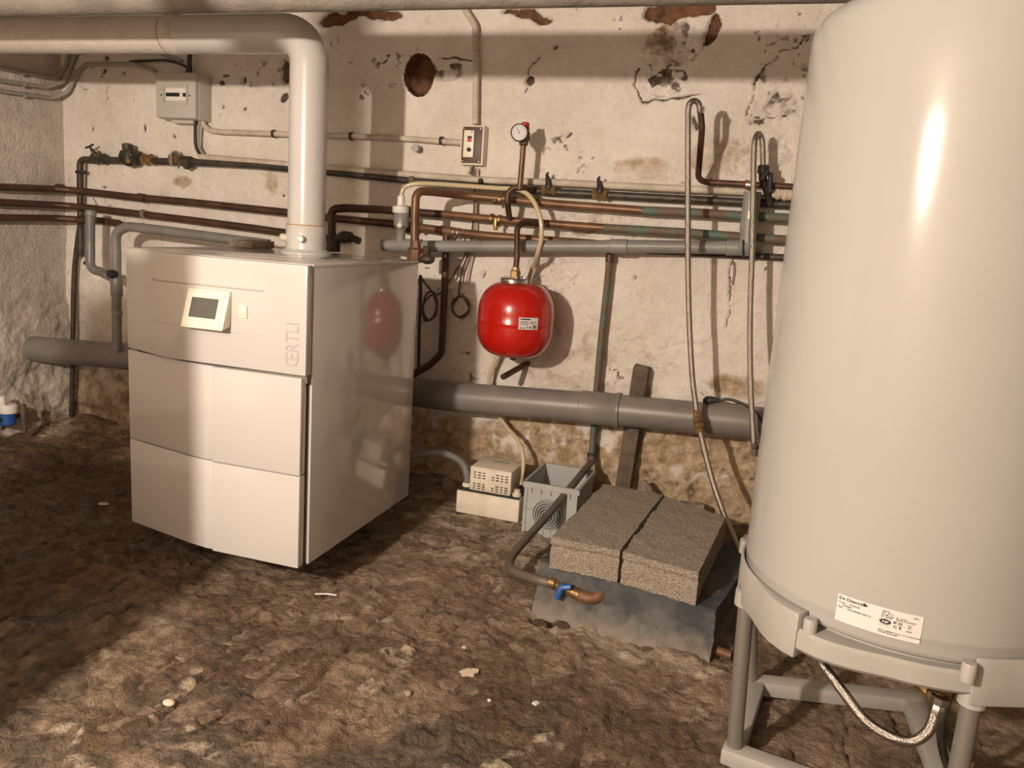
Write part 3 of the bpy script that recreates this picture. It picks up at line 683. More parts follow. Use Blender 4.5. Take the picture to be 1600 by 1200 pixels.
MB().lathe([(0.0085, 0), (0.0085, 0.009), (0.006, 0.011)], (cx - 0.005, -0.062, cz - 0.020), (0, -1, 0), 14).build('black_button', M['print'], sb)['label'] = 'round black push button'
text_mesh('5', 0.020, lambda x, y, z: Vector((cx - 0.002 + x, -0.0635, cz + 0.046 + y)), 'lettering', M['print'], sb)
for i in (-1, 1):
    for j in (-1, 1):
        MB().lathe([(0.0035, 0), (0.003, 0.0025)], (cx + i * (sw / 2 - 0.014), -0.053, cz + j * (sh / 2 - 0.014)), (0, -1, 0), 10).build('screw', M['zinc'], sb)
MB().tube(spline([(cx - 0.006, -0.025, sz0), (cx - 0.008, -0.028, sz0 - 0.02), (cx - 0.016, -0.028, sz0 - 0.035)]), 0.006, 8).build('cable_tail', M['cable_grey'], sb)

# ------------------------------------------------------------------ conduits and cables
def run(name, label, cat, pts, r, m, bend=0.03, group=None, seg=12, smooth_path=False, clips=(), clip_m=None, clip_r=None):
    path = spline(pts, 8) if smooth_path else fillet(pts, bend)
    if not clips:
        return tag(MB().tube(path, r, seg).build(name, m), label, cat, group)
    base = Vector(path[0]); root = thing(name, label, cat, base, group)
    MB().tube(path, r, seg).build('tube', m, root)
    for c in clips:
        c, ax = c if isinstance(c[0], (tuple, list)) else (c, (1, 0, 0))
        c = Vector(c); ax = Vector(ax).normalized(); rr = (clip_r or r * 1.5)
        mb = MB().lathe([(r * 1.02, -0.006), (rr, -0.006), (rr, 0.006), (r * 1.02, 0.006)], c, ax, 12)
        mb.box((c.x, c.y / 2, c.z) if abs(ax.x) > 0.5 else ((c.x + XL) / 2, c.y, c.z), (0.010, abs(c.y), 0.010) if abs(ax.x) > 0.5 else (abs(c.x - XL), 0.010, 0.010))
        mb.build('pipe_clip', clip_m or M['steel_dark'], root)
    return root

for k, (pts, cl, lab) in enumerate((
    ([(-3.463, -0.5403, 1.7237), (-3.463, -0.3573, 1.7229), (-3.463, -0.1193, 1.7287), (-3.4499, -0.05, 1.7448), (-3.426, -0.025, 1.7973), (-3.4055, -0.025, 1.8948), (-3.3987, -0.025, 2.0405)], (-3.463, -0.2419, 1.7228), 'uppermost of three grey cables clipped to the left wall'),
    ([(-3.463, -0.5438, 1.6704), (-3.463, -0.3605, 1.667), (-3.463, -0.1145, 1.6797), (-3.4297, -0.04, 1.72), (-3.4012, -0.022, 1.798), (-3.3707, -0.022, 1.8572), (-3.3033, -0.022, 1.8718), (-2.8869, -0.022, 1.8631), (-2.746, -0.022, 1.8211)], (-3.463, -0.2378, 1.6723), 'middle of three grey cables clipped to the left wall'),
    ([(-3.463, -0.5465, 1.6277), (-3.463, -0.3631, 1.6222), (-3.463, -0.0801, 1.6351), (-3.408, -0.04, 1.6725), (-3.3586, -0.022, 1.7745), (-3.3099, -0.022, 1.8073), (-3.0181, -0.022, 1.8086), (-2.891, -0.04, 1.7771), (-2.8605, -0.05, 1.7584)], (-3.463, -0.237, 1.6238), 'lowest of three grey cables, bending round the corner to the fuse box'))):
    run('clipped_cable', lab, 'cable', pts, 0.0095, M['cable_grey'] , 0.05, 'cables on the left wall', clips=[(cl, (0, 1, 0))], clip_m=M['cable_grey'])
run('supply_cable', 'black cable dropping into the top of the fuse box', 'cable', [(-2.678, -0.05, 1.9973), (-2.6794, -0.05, 1.86), (-2.6803, -0.05, 1.7682)], 0.011, M['cable_black'], group='cables above the fuse box')
run('supply_cable', 'thin black cable sloping into the fuse box top from the left', 'cable', [(-3.0459, -0.02, 1.8204), (-2.9375, -0.02, 1.8236), (-2.8186, -0.03, 1.822), (-2.7013, -0.05, 1.7932), (-2.6945, -0.05, 1.7681)], 0.006, M['cable_black'], smooth_path=True, group='cables above the fuse box')
run('box_cable', 'black cable looping out of the fuse box bottom to the long pale conduit', 'cable', [(-2.6466, -0.05, 1.5658), (-2.6588, -0.04, 1.5097), (-2.6599, -0.035, 1.444), (-2.635, -0.035, 1.4014)], 0.0075, M['cable_black'], smooth_path=True)
run('box_cable', 'grey cable beside the black one below the fuse box', 'cable', [(-2.6252, -0.05, 1.5663), (-2.6373, -0.04, 1.5103), (-2.6419, -0.035, 1.4446), (-2.617, -0.035, 1.405)], 0.006, M['cable_grey'], smooth_path=True)
run('upper_conduit', 'thin pale twin conduit running from fuse box to switch behind the flue', 'conduit', [(-2.6191, -0.04, 1.565), (-2.6202, -0.03, 1.5378), (-2.5847, -0.03, 1.5159), (-2.5246, -0.03, 1.5119), (-2.1656, -0.03, 1.5111), (-1.8109, -0.03, 1.5134), (-1.5654, -0.03, 1.5103), (-1.3237, -0.03, 1.5023)], 0.012, M['conduit'], 0.03,
    clips=[(-2.2391, -0.03, 1.5117), (-1.8454, -0.03, 1.5124), (-1.4169, -0.03, 1.5071)])
run('riser_conduit', 'vertical pale conduit dropping from the ceiling into the small switch', 'conduit', [(-1.3784, -0.03, 2.0905), (-1.3317, -0.03, 2.0118), (-1.2924, -0.03, 1.9625), (-1.2803, -0.03, 1.8147), (-1.2683, -0.03, 1.5783)], 0.0135, M['conduit'], 0.06)
run('long_conduit', 'long pale conduit lying along the wall just above the black pipe', 'conduit', [(-2.6269, -0.045, 1.3949), (-1.9729, -0.045, 1.3727), (-1.5512, -0.045, 1.361), (-1.2, -0.045, 1.3532), (-0.9238, -0.045, 1.3584), (-0.5587, -0.045, 1.3584), (-0.1935, -0.045, 1.3596), (0.0587, -0.045, 1.3607)], 0.0145, M['conduit'], 0.02)

# ------------------------------------------------------------------ black water main with its valves
main = thing('water_main', 'black steel pipe with a row of old valves along the left of the wall', 'pipe', (-3.3397, -0.045, 1.1986))
MB().tube(fillet([(-3.3574, -0.045, 0.8818), (-3.3498, -0.045, 1.0572), (-3.341, -0.045, 1.3559), (-2.674, -0.045, 1.3699), (-2.322, -0.045, 1.3696), (-1.9724, -0.045, 1.3562), (-1.55, -0.045, 1.337), (-1.1985, -0.045, 1.3299), (-0.9209, -0.045, 1.3206), (-0.5803, -0.045, 1.3205), (0.0637, -0.045, 1.3217)], 0.03), 0.0155, 14).build('pipe_run', M['steel_dark'], main)
def valve_body(c, r, parent, m, n=1.5):
    return MB().lathe([(r * 0.7, -r * n), (r, -r * n * 0.9), (r, -r * n * 0.5), (r * 0.8, -r * 0.4), (r * 0.95, 0), (r * 0.8, r * 0.4), (r, r * n * 0.5), (r, r * n * 0.9), (r * 0.7, r * n)], c, (1, 0, 0), 8).build('valve_body', m, parent)
c = Vector((-3.2165, -0.05, 1.3632)); v = valve_body(c, 0.026, main, M['steel_dark'])
MB().tube([c, c + Vector((-0.016, -0.02, 0.030)), c + Vector((-0.026, -0.03, 0.052))], [0.014, 0.010, 0.005], 8).build('stem', M['steel_dark'], v)
MB().tube([c + Vector((-0.052, -0.03, 0.046)), c + Vector((-0.026, -0.03, 0.054)), c + Vector((-0.004, -0.03, 0.064))], 0.005, 8).build('tee_handle', M['steel_dark'], v)
MB().tube([c, c + Vector((0.024, -0.02, 0.030))], [0.012, 0.008], 8).build('side_spindle', M['brass'], v)
c = Vector((-3.0169, -0.06, 1.3758)); v = valve_body(c, 0.038, main, M['steel_dark'], 1.1)
MB().ball(c + Vector((0, -0.01, 0)), (0.040, 0.036, 0.044), 12, 8).build('regulator_body', M['steel_dark'], v)
MB().lathe([(0.022, 0), (0.026, 0.006), (0.026, 0.028), (0.015, 0.034)], c + Vector((-0.006, -0.01, 0.03)), (0, 0, 1), 12).build('regulator_cap', M['steel_dark'], v)
MB().lathe([(0.012, 0), (0.014, 0.004), (0.014, 0.02)], c + Vector((0.026, -0.035, 0.012)), (0.3, -0.6, 0.7), 10).build('bleed_screw', M['chrome'], v)
MB().lathe([(0.009, 0), (0.011, 0.004), (0.011, 0.018)], c + Vector((0.028, -0.035, -0.016)), (0.2, -1, -0.3), 10).build('drain_plug', M['brass'], v)
c = Vector((-2.9204, -0.05, 1.3716)); MB().lathe([(0.018, -0.03), (0.028, -0.028), (0.028, -0.012), (0.02, -0.008), (0.02, 0.008), (0.026, 0.012), (0.026, 0.028), (0.018, 0.03)], c, (1, 0, 0), 6).build('union_nut', M['brass'], main)
c = Vector((-2.7571, -0.05, 1.3778)); v = valve_body(c, 0.024, main, M['brass'])
MB().lathe([(0.010, 0), (0.010, 0.02), (0.016, 0.022), (0.016, 0.036), (0.008, 0.04)], c, (0, -0.3, 1), 10).build('stem', M['chrome'], v)
MB().box(c + Vector((0, -0.035, -0.005)), (0.012, 0.008, 0.056)).build('lever', M['zinc'], v)
c = Vector((-2.6952, -0.05, 1.3686)); MB().lathe([(0.018, -0.026), (0.027, -0.024), (0.027, 0.024), (0.018, 0.026)], c, (1, 0, 0), 6).build('union_nut', M['steel_dark'], main)
MB().lathe([(0.013, 0), (0.015, 0.004), (0.015, 0.03), (0.010, 0.034)], c, (0, -0.2, -1), 8).build('drain_cock', M['steel_dark'], main)
c = Vector((-3.3356, -0.045, 1.2947)); MB().box(c, (0.05, 0.03, 0.016)).build('pipe_clip', M['steel_dark'], main, bevel=0.003)
# two isolating cocks with small upright black handles on the main
for px in ((-0.9254, -0.05, 1.3276), (-0.7129, -0.05, 1.3208)):
    c = Vector(px); v = valve_body(c, 0.021, main, M['brass'])
    MB().lathe([(0.013, 0), (0.017, 0.012), (0.012, 0.028), (0.007, 0.032)], c + Vector((0, -0.006, 0.0)), (0, -0.15, 1), 10).build('cock_head', M['steel_dark'], v)
    MB().tube([c + Vector((0.0, -0.012, 0.02)), c + Vector((-0.004, -0.014, 0.042)), c + Vector((-0.010, -0.016, 0.06)), c + Vector((-0.004, -0.016, 0.068))], [0.014, 0.011, 0.006, 0.005], 8).build('handle', M['print'], v)
MB().ball((-1.2197, -0.06, 1.3486), 0.012).build('bleed_nipple', M['steel_dark'], main)
MB().lathe([(0.0165, -0.012), (0.02, -0.01), (0.02, 0.01), (0.0165, 0.012)], (-1.5351, -0.045, 1.3404), (1, 0, 0), 14).build('corroded_joint', M['verdigris'], main)
run('drop_pipe', 'thin black pipe hanging down the wall corner beside grey pipes', 'pipe', [(-3.3447, -0.05, 1.0573), (-3.3699, -0.05, 0.9449), (-3.3978, -0.05, 0.7821), (-3.409, -0.06, 0.4864), (-3.4378, -0.06, 0.0416)], 0.0125, M['steel_dark'], smooth_path=True)
run('corner_cable', 'dark cable running down the corner close to the thin black pipe', 'cable', [(-3.3284, -0.03, 1.3548), (-3.3389, -0.03, 1.1996), (-3.353, -0.03, 1.0574), (-3.3979, -0.03, 0.7814), (-3.4322, -0.03, 0.4809)], 0.006, M['cable_beige'], smooth_path=True)

# ------------------------------------------------------------------ copper pipes
def copper_run(name, label, pts, r, m, bend=0.035, extra=None):
    root = thing(name, label, 'pipe', pts[0])
    MB().tube(fillet(pts, bend, 7), r, 16).build('pipe_run', m, root)
    return root
cA = copper_run('copper_pipe', 'highest of three long dark copper pipes crossing behind the flue on the left', [(-3.425, -0.6617, 1.2018), (-3.425, -0.4198, 1.194), (-3.425, -0.1431, 1.2035), (-3.3611, -0.09, 1.204), (-3.2324, -0.06, 1.2), (-3.0374, -0.06, 1.1917), (-2.6634, -0.06, 1.1847), (-2.1399, -0.06, 1.1677), (-1.9095, -0.06, 1.156), (-1.5491, -0.06, 1.1479)], 0.0165, M['copper_dark'], 0.06)
cB = copper_run('copper_pipe', 'middle of three long dark copper pipes on the left wall', [(-3.425, -0.6667, 1.1264), (-3.425, -0.4238, 1.1251), (-3.425, -0.1468, 1.1267), (-3.3647, -0.09, 1.1265), (-3.2354, -0.06, 1.1227), (-2.6641, -0.06, 1.1016), (-2.3089, -0.06, 1.0856), (-2.0713, -0.06, 1.0724), (-1.8424, -0.06, 1.0652)], 0.0165, M['copper_dark'], 0.06)
cC = copper_run('copper_pipe', 'lowest of three copper pipes, ending behind the grey pipe bends at left', [(-3.425, -0.6718, 1.0505), (-3.425, -0.4279, 1.0558), (-3.425, -0.1312, 1.0625), (-3.3376, -0.08, 1.0631), (-3.2375, -0.06, 1.0667), (-3.0917, -0.06, 1.0602)], 0.0165, M['copper_dark'], 0.06)
for c in ((-3.4415, -0.075, 1.2103), (-2.9533, -0.06, 1.1901)): MB().lathe([(0.0165, -0.02), (0.0205, -0.018), (0.0205, 0.018), (0.0165, 0.02)], c, (1, 0, -0.06), 14).build('solder_joint', M['copper_dark'], cA)
for c in ((-2.9436, -0.06, 1.115),): MB().lathe([(0.0165, -0.012), (0.0205, -0.01), (0.0205, 0.01), (0.0165, 0.012)], c, (1, 0, -0.06), 14).build('pipe_clip', M['zinc'], cB)

# flow and return connections on top of the boiler, feeding the pipe rows to the right
r1 = thing('copper_riser', 'tarnished copper pipe rising behind the flue base and turning right', 'pipe', (-1.705, -0.4, 1.0392))
MB().tube(fillet([(-1.7047, -0.4, 1.029), (-1.7139, -0.4, 1.1468), (-1.7151, -0.4, 1.1917), (-1.6638, -0.38, 1.2004), (-1.5869, -0.2, 1.2048), (-1.5247, -0.085, 1.2051), (-1.3766, -0.085, 1.2031)], [0, .03, .04, .04, .1, .05, 0], 7), 0.0165, 16).build('pipe_run', M['copper_dark'], r1)
MB().lathe([(0.026, 0), (0.028, 0.004), (0.028, 0.05), (0.022, 0.06)], (-1.7017, -0.4, 1.0267), (0, 0, 1), 8).build('union_nut', M['steel_dark'], r1)
MB().tube(spline([(-1.6999, -0.4, 1.0648), (-1.6516, -0.42, 1.088), (-1.6088, -0.42, 1.0859), (-1.5746, -0.42, 1.0758)]), [0.018] * 8 + [0.022] * 8 + [0.014] * 9, 10).build('air_vent', M['steel_dark'], r1)
r2 = thing('copper_riser', 'bright copper pipe rising from the boiler rear corner and turning right', 'pipe', (-1.3721, -0.34, 1.0128))
MB().tube(fillet([(-1.3728, -0.34, 1.0278), (-1.3803, -0.34, 1.1813), (-1.3798, -0.34, 1.2841), (-1.3337, -0.26, 1.2865), (-1.2804, -0.12, 1.285), (-1.097, -0.085, 1.2811), (-0.8792, -0.085, 1.2726), (-0.6957, -0.085, 1.2704), (-0.5307, -0.085, 1.2675)], [0, .03, .035, .08, .1, .03, .03, .03, 0], 7), 0.0165, 16).build('pipe_run', M['copper'], r2)
MB().tube([(-0.5331, -0.085, 1.2673), (-0.3471, -0.085, 1.2708), (-0.1577, -0.085, 1.27), (0.047, -0.085, 1.2706)], 0.0172, 14).build('corroded_run', M['verdigris'], r2)['label'] = 'green corroded stretch of the pipe'
MB().lathe([(0.030, 0), (0.033, 0.006), (0.033, 0.05), (0.024, 0.058), (0.021, 0.085)], (-1.3719, -0.34, 1.0078), (0, 0, 1), 8).build('union_nut', M['copper'], r2)
MB().tube(spline([(-1.3672, -0.34, 1.0257), (-1.3311, -0.33, 1.0408), (-1.3245, -0.33, 1.0737)]), [0.02] * 8 + [0.017] * 9, 10).build('elbow_fitting', M['copper_dark'], r2)
MB().ball((-1.3174, -0.34, 1.0245), (0.03, 0.025, 0.02)).build('drain_valve', M['steel_dark'], r2)
r3 = thing('copper_pipe', 'second copper pipe from the top in the row, feeding the red vessel', 'pipe', (-1.3766, -0.085, 1.2031))
MB().tube([(-1.3913, -0.085, 1.2049), (-1.1191, -0.085, 1.1976), (-0.9266, -0.085, 1.194), (-0.6758, -0.085, 1.1922)], 0.0155, 16).build('pipe_run', M['copper'], r3)
MB().tube([(-0.6783, -0.085, 1.192), (-0.3632, -0.085, 1.1952), (-0.1487, -0.085, 1.1927), (0.057, -0.085, 1.1925)], 0.0162, 14).build('corroded_run', M['verdigris'], r3)['label'] = 'green corroded stretch of the pipe'
r4 = thing('copper_pipe', 'third copper pipe from the top with a tee turning down behind the boiler', 'pipe', (-1.4966, -0.075, 1.1454))
MB().tube(fillet([(-1.5267, -0.075, 1.1462), (-1.3479, -0.075, 1.1362), (-1.1744, -0.075, 1.1291), (-0.9286, -0.06, 1.1277), (-0.7166, -0.05, 1.127)], 0.05), 0.0165, 16).build('pipe_run', M['copper'], r4)
MB().tube(fillet([(-1.3537, -0.075, 1.1358), (-1.3523, -0.075, 1.0584), (-1.3491, -0.075, 0.8412), (-1.3485, -0.075, 0.6129), (-1.4001, -0.075, 0.556), (-1.4748, -0.12, 0.5024)], 0.05), 0.0155, 14).build('drop_leg', M['copper_dark'], r4)
MB().lathe([(0.0165, -0.03), (0.0205, -0.028), (0.0205, 0.028), (0.0165, 0.03)], (-1.3537, -0.075, 1.1358), (1, 0, -0.06), 14).build('tee_fitting', M['copper'], r4)
for c in ((-1.1162, -0.085, 1.2776), (-1.1384, -0.085, 1.2764)): MB().lathe([(0.0165, -0.006), (0.023, -0.005), (0.023, 0.005), (0.0165, 0.006)], c, (1, 0, -0.06), 12).build('pipe_clip', M['brass'], r2)
for c in ((-1.1499, -0.085, 1.1983), (-1.1161, -0.085, 1.1952)): MB().lathe([(0.0155, -0.007), (0.022, -0.006), (0.022, 0.006), (0.0155, 0.007)], c, (1, 0, -0.06), 12).build('pipe_clip', M['brass'], r3)
for c in ((-1.3185, -0.075, 1.1328), (-1.298, -0.075, 1.1315)): MB().lathe([(0.0165, -0.005), (0.022, -0.004), (0.022, 0.004), (0.0165, 0.005)], c, (1, 0, -0.06), 12).build('pipe_clip', M['zinc'], r4)
MB().box((-1.1265, -0.1, 1.1786), (0.012, 0.03, 0.05)).build('clip_bolt', M['brass'], r3, bevel=0.002)
MB().lathe([(0.020, -0.02), (0.025, -0.016), (0.025, 0.016), (0.020, 0.02)], (-1.5283, -0.09, 1.2047), (1, 0, -0.05), 10).build('green_collar', M['green'], r1)
MB().lathe([(0.020, -0.03), (0.026, -0.024), (0.026, 0.024), (0.020, 0.03)], (-1.5447, -0.075, 1.1424), (1, 0, -0.05), 10).build('check_valve', M['steel_dark'], r4)
MB().lathe([(0.018, -0.008), (0.021, -0.006), (0.021, 0.006), (0.018, 0.008)], (-1.4784, -0.075, 1.1412), (1, 0, -0.05), 10).build('brass_ring', M['brass'], r4)

# pressure gauge and safety valve on its copper stem
gz = thing('pressure_gauge', 'round white pressure gauge with red valve cap on a copper stem', 'gauge', (-1.012, -0.165, 1.2241))
MB().tube(fillet([(-1.0667, -0.11, 1.2051), (-1.0603, -0.165, 1.2613), (-1.0631, -0.165, 1.301), (-1.0379, -0.165, 1.3246), (-0.9981, -0.165, 1.3265), (-0.9869, -0.08, 1.3277)], 0.03, 6), 0.0125, 12).build('loop_pipe', M['copper_dark'], gz)
MB().tube([(-1.0134, -0.165, 1.3184), (-1.011, -0.165, 1.4313), (-1.01, -0.165, 1.4895)], 0.0115, 12).build('stem', M['copper'], gz)
MB().lathe([(0.012, 0), (0.019, 0.004), (0.019, 0.018), (0.024, 0.022), (0.024, 0.05), (0.016, 0.056)], (-1.0097, -0.165, 1.4847), (0, 0, 1), 8).build('valve_body', M['brown_plate'], gz)
MB().lathe([(0.015, 0), (0.0185, 0.004), (0.0165, 0.034), (0.013, 0.038)], (-1.0082, -0.165, 1.5354), (0, 0, 1), 10).build('valve_cap', M['red_plastic'], gz)['label'] = 'red plastic valve cap'
gdir = Vector((0.22, -1, 0)).normalized(); gc = Vector((-1.0224, -0.185, 1.5301))
dl = MB().lathe([(0.030, 0), (0.034, 0.003), (0.034, 0.018), (0.031, 0.022), (0.0298, 0.021), (0.0298, 0.014)], gc, gdir, 28).build('dial_case', M['steel_dark'], gz)
MB().lathe([(0.0296, 0.015), (0.0296, 0.0185)], gc, gdir, 28).build('dial_face', M['label'], dl)
gx = Vector((gdir.y * -1, gdir.x, 0)) * -1
gx = Vector((0, 0, 1)).cross(gdir) * 1.0
m = MB()
for k in range(11):
    a = math.radians(225 - 27 * k); d0 = gx * math.cos(a) + Vector((0, 0, 1)) * math.sin(a)
    p = gc + gdir * 0.0187
    m.tube([p + d0 * 0.021, p + d0 * 0.026], 0.0008, 5)
m.build('dial_scale', M['print'], dl)
d0 = gx * math.cos(math.radians(120)) + Vector((0, 0, 1)) * math.sin(math.radians(120)); p = gc + gdir * 0.0192
MB().tube([p - d0 * 0.006, p + d0 * 0.021], [0.0014, 0.0006], 5).build('needle', M['print'], dl)

# ------------------------------------------------------------------ red expansion vessel
VX = Vector((-0.9738, -0.225, 0.6634)); vt = Vector((-0.992, -0.225, 0.9569))
ev = thing('expansion_vessel', 'glossy red round expansion vessel hanging on a copper pipe', 'expansion vessel', (VX.x, VX.y, VX.z))
H = vt.z - VX.z; R = 0.152
prof = []
for k in range(0, 11):
    a = PI / 2 * k / 10; prof.append((R * 0.35 + (R * 0.65) * math.sin(a) ** 0.9 if k else 0.045, H * 0.36 * (1 - math.cos(a))))
prof += [(R, H * 0.42), (R, H * 0.465), (R * 1.008, H * 0.475), (R * 1.008, H * 0.485), (R, H * 0.495), (R, H * 0.6)]
for k in range(1, 11):
    a = PI / 2 * k / 10; prof.append((R * 0.35 + R * 0.65 * math.cos(a) ** 0.9 if k < 10 else 0.05, H * 0.6 + H * 0.4 * math.sin(a)))
MB().lathe(prof, VX, seg=48).build('shell', M['red'], ev, smooth=60)
MB().lathe([(0.046, -0.004), (0.054, 0), (0.054, 0.012), (0.05, 0.018), (0.02, 0.02)], vt, seg=24).build('flange', M['chrome'], ev)
for k in range(6):
    a = PI * k / 3; MB().lathe([(0.006, 0), (0.006, 0.006)], vt + Vector((0.042 * math.cos(a), 0.042 * math.sin(a), 0.017)), seg=6).build('flange_bolt', M['chrome'], ev)
MB().lathe([(0.016, 0), (0.021, 0.003), (0.021, 0.026), (0.016, 0.030), (0.016, 0.042)], vt + Vector((0.004, 0, 0.018)), seg=6).build('union_nut', M['brass'], ev)
MB().tube(fillet([vt + Vector((0.004, 0, 0.05)), (-0.9861, -0.225, 1.0604), (-1.0027, -0.2, 1.1788), (-0.9823, -0.15, 1.1939), (-0.9278, -0.1, 1.1961)], 0.055, 8), 0.012, 12).build('feed_pipe', M['copper_dark'], ev)
MB().lathe([(0.012, -0.014), (0.012, 0), (0.008, 0.004)], VX + Vector((0, 0, -0.002)), (0, 0, 1), 12).build('air_valve', M['print'], ev)
# sticker follows the shell
def shell_pt(u, v, out):   # u across, v up in metres from the sticker centre
    ang = math.radians(-77) + u / R + 0.0; rr = R * 1.004 + out
    return Vector((VX.x + rr * math.cos(ang), VX.y + rr * math.sin(ang), VX.z + H * 0.515 + v))
def curved_patch(fn, u0, u1, v0, v1, out, n=8, thick=0.0006):
    m = MB(); vs_ = []
    for i in range(n + 1):
        u = u0 + (u1 - u0) * i / n
        for v, o_ in ((v0, out), (v1, out), (v1, out + thick), (v0, out + thick)): vs_.append(fn(u, v, o_))
    fs_ = [(4 * i + k, 4 * i + (k + 1) % 4, 4 * i + 4 + (k + 1) % 4, 4 * i + 4 + k) for i in range(n) for k in range(4)] + [(3, 2, 1, 0), (4 * n, 4 * n + 1, 4 * n + 2, 4 * n + 3)]
    return m.add(vs_, fs_)
st = curved_patch(shell_pt, 0.024, 0.102, -0.024, 0.022, 0.0015).build('sticker', M['label'], ev)
m = MB()
for (u0, u1, v0, v1) in ((.030, .068, .013, .018), (.030, .060, .006, .0075), (.030, .062, .002, .0035), (.030, .058, -.002, -.0005), (.030, .062, -.007, -.0055), (.030, .038, -.020, -.016), (.042, .050, -.020, -.016), (.056, .060, -.018, -.012), (.066, .074, -.018, -.013), (.068, .094, .004, .0055), (.066, .090, 0.0, .0015)):
    curved_patch(shell_pt, u0, u1, v0, v1, 0.0022, 3, 0.0002).add([], []) and m.add(curved_patch(shell_pt, u0, u1, v0, v1, 0.0022, 3, 0.0002).v, curved_patch(shell_pt, u0, u1, v0, v1, 0.0022, 3, 0.0002).f)
for k in range(7):
    p = curved_patch(shell_pt, .080 + k * .0024, .0814 + k * .0024, -.020, -.006, 0.0022, 1, 0.0002); m.add(p.v, p.f)
m.build('sticker_print', M['print'], st, 0)

# ------------------------------------------------------------------ siphon cap, clear hose
sp = thing('condensate_siphon', 'white and grey plastic siphon cup standing on the grey waste pipe', 'siphon', (-1.5222, -0.16, 1.0943))
MB().lathe([(0.019, 0), (0.019, 0.05), (0.022, 0.056), (0.032, 0.066), (0.032, 0.115), (0.030, 0.118)], (-1.5245, -0.16, 1.0782), (0, 0, 1), 18).build('cup', M['pvc_light'], sp)
MB().lathe([(0.033, 0), (0.035, 0.003), (0.035, 0.026), (0.020, 0.030), (0.016, 0.034), (0.015, 0.07)], (-1.5298, -0.16, 1.1966), (0, 0, 1), 18).build('cap', M['white_plastic'], sp)
MB().ball((-1.5159, -0.19, 1.1468), 0.013).build('float_ball', M['cream'], sp)
run('drain_hose', 'yellowed clear hose arching from the siphon over the pipes and down to the pump', 'hose',
    [(-1.5289, -0.16, 1.2412), (-1.5252, -0.16, 1.2882), (-1.499, -0.15, 1.3135), ((-1.4314, -0.14, 1.3225)), (-1.2746, -0.14, 1.3223), (-1.1218, -0.14, 1.3196), (-1.0181, -0.15, 1.3166), (-0.9592, -0.16, 1.2819), (-0.9194, -0.17, 1.2145), (-0.9084, -0.17, 1.1407), (-0.9251, -0.15, 1.0742), (-0.978, -0.06, 0.9804), (-1.0547, -0.055, 0.7313), (-1.1162, -0.055, 0.5724), (-1.1257, -0.055, 0.4955), (-1.0924, -0.055, 0.3922), (-1.033, -0.08, 0.3345), (-0.9555, -0.13, 0.2867), (-0.9182, -0.16, 0.2161), (-0.9126, -0.2, 0.1222)], 0.0095, M['hose_clear'], smooth_path=True)

# ------------------------------------------------------------------ grey waste pipes
gp = thing('waste_pipe', 'narrow grey plastic waste pipe crossing the wall behind the red vessel', 'pipe', (-1.5986, -0.13, 1.0597))
MB().tube([(-1.6074, -0.16, 1.0591), (-1.4284, -0.15, 1.0664), (-1.0412, -0.13, 1.0938), (-0.524, -0.12, 1.1304), (-0.1428, -0.11, 1.1527)], 0.0245, 20).build('pipe_run', M['pvc_light'], gp)
MB().lathe([(0.0245, -0.036), (0.0285, -0.034), (0.0285, 0.034), (0.0245, 0.036)], (-0.6059, -0.122, 1.1246), (1, 0, 0.05), 20).build('coupling', M['pvc_light'], gp)
MB().lathe([(0.0245, -0.07), (0.0285, -0.068), (0.0285, 0.068), (0.0245, 0.07)], (-1.4966, -0.155, 1.0642), (1, 0, 0.05), 20).build('coupling', M['pvc_light'], gp)
MB().lathe([(0.0245, -0.036), (0.0295, -0.034), (0.0295, 0.05), (0.0245, 0.052)], (-0.1656, -0.115, 1.1511), (1, 0, 0.05), 20).build('coupling', M['pvc_light'], gp)
MB().tube(fillet([(-0.1236, -0.125, 1.1517), (-0.1285, -0.125, 1.2123), (-0.1295, -0.125, 1.3555)], 0.01), [0.030, 0.0305, 0.032], 18).build('standpipe', M['pvc_light'], gp)
MB().ball((-0.131, -0.125, 1.1559), 0.034).build('tee_body', M['pvc_light'], gp)
MB().lathe([(0.036, -0.004), (0.038, 0), (0.036, 0.004)], (-0.1378, -0.125, 1.1554), (1, 0, 0.1), 16).build('wire_clamp', M['print'], gp)
MB().box((-0.1296, -0.16, 1.2714), (0.012, 0.003, 0.028)).build('paper_tag', M['cream'], gp)
run('waste_branch', 'lower dark pipe just beneath the grey waste pipe at right', 'pipe', [(-0.5117, -0.03, 1.1137), (-0.2875, -0.03, 1.1201), (0.0664, -0.03, 1.1271)], 0.013, M['steel_dark'])

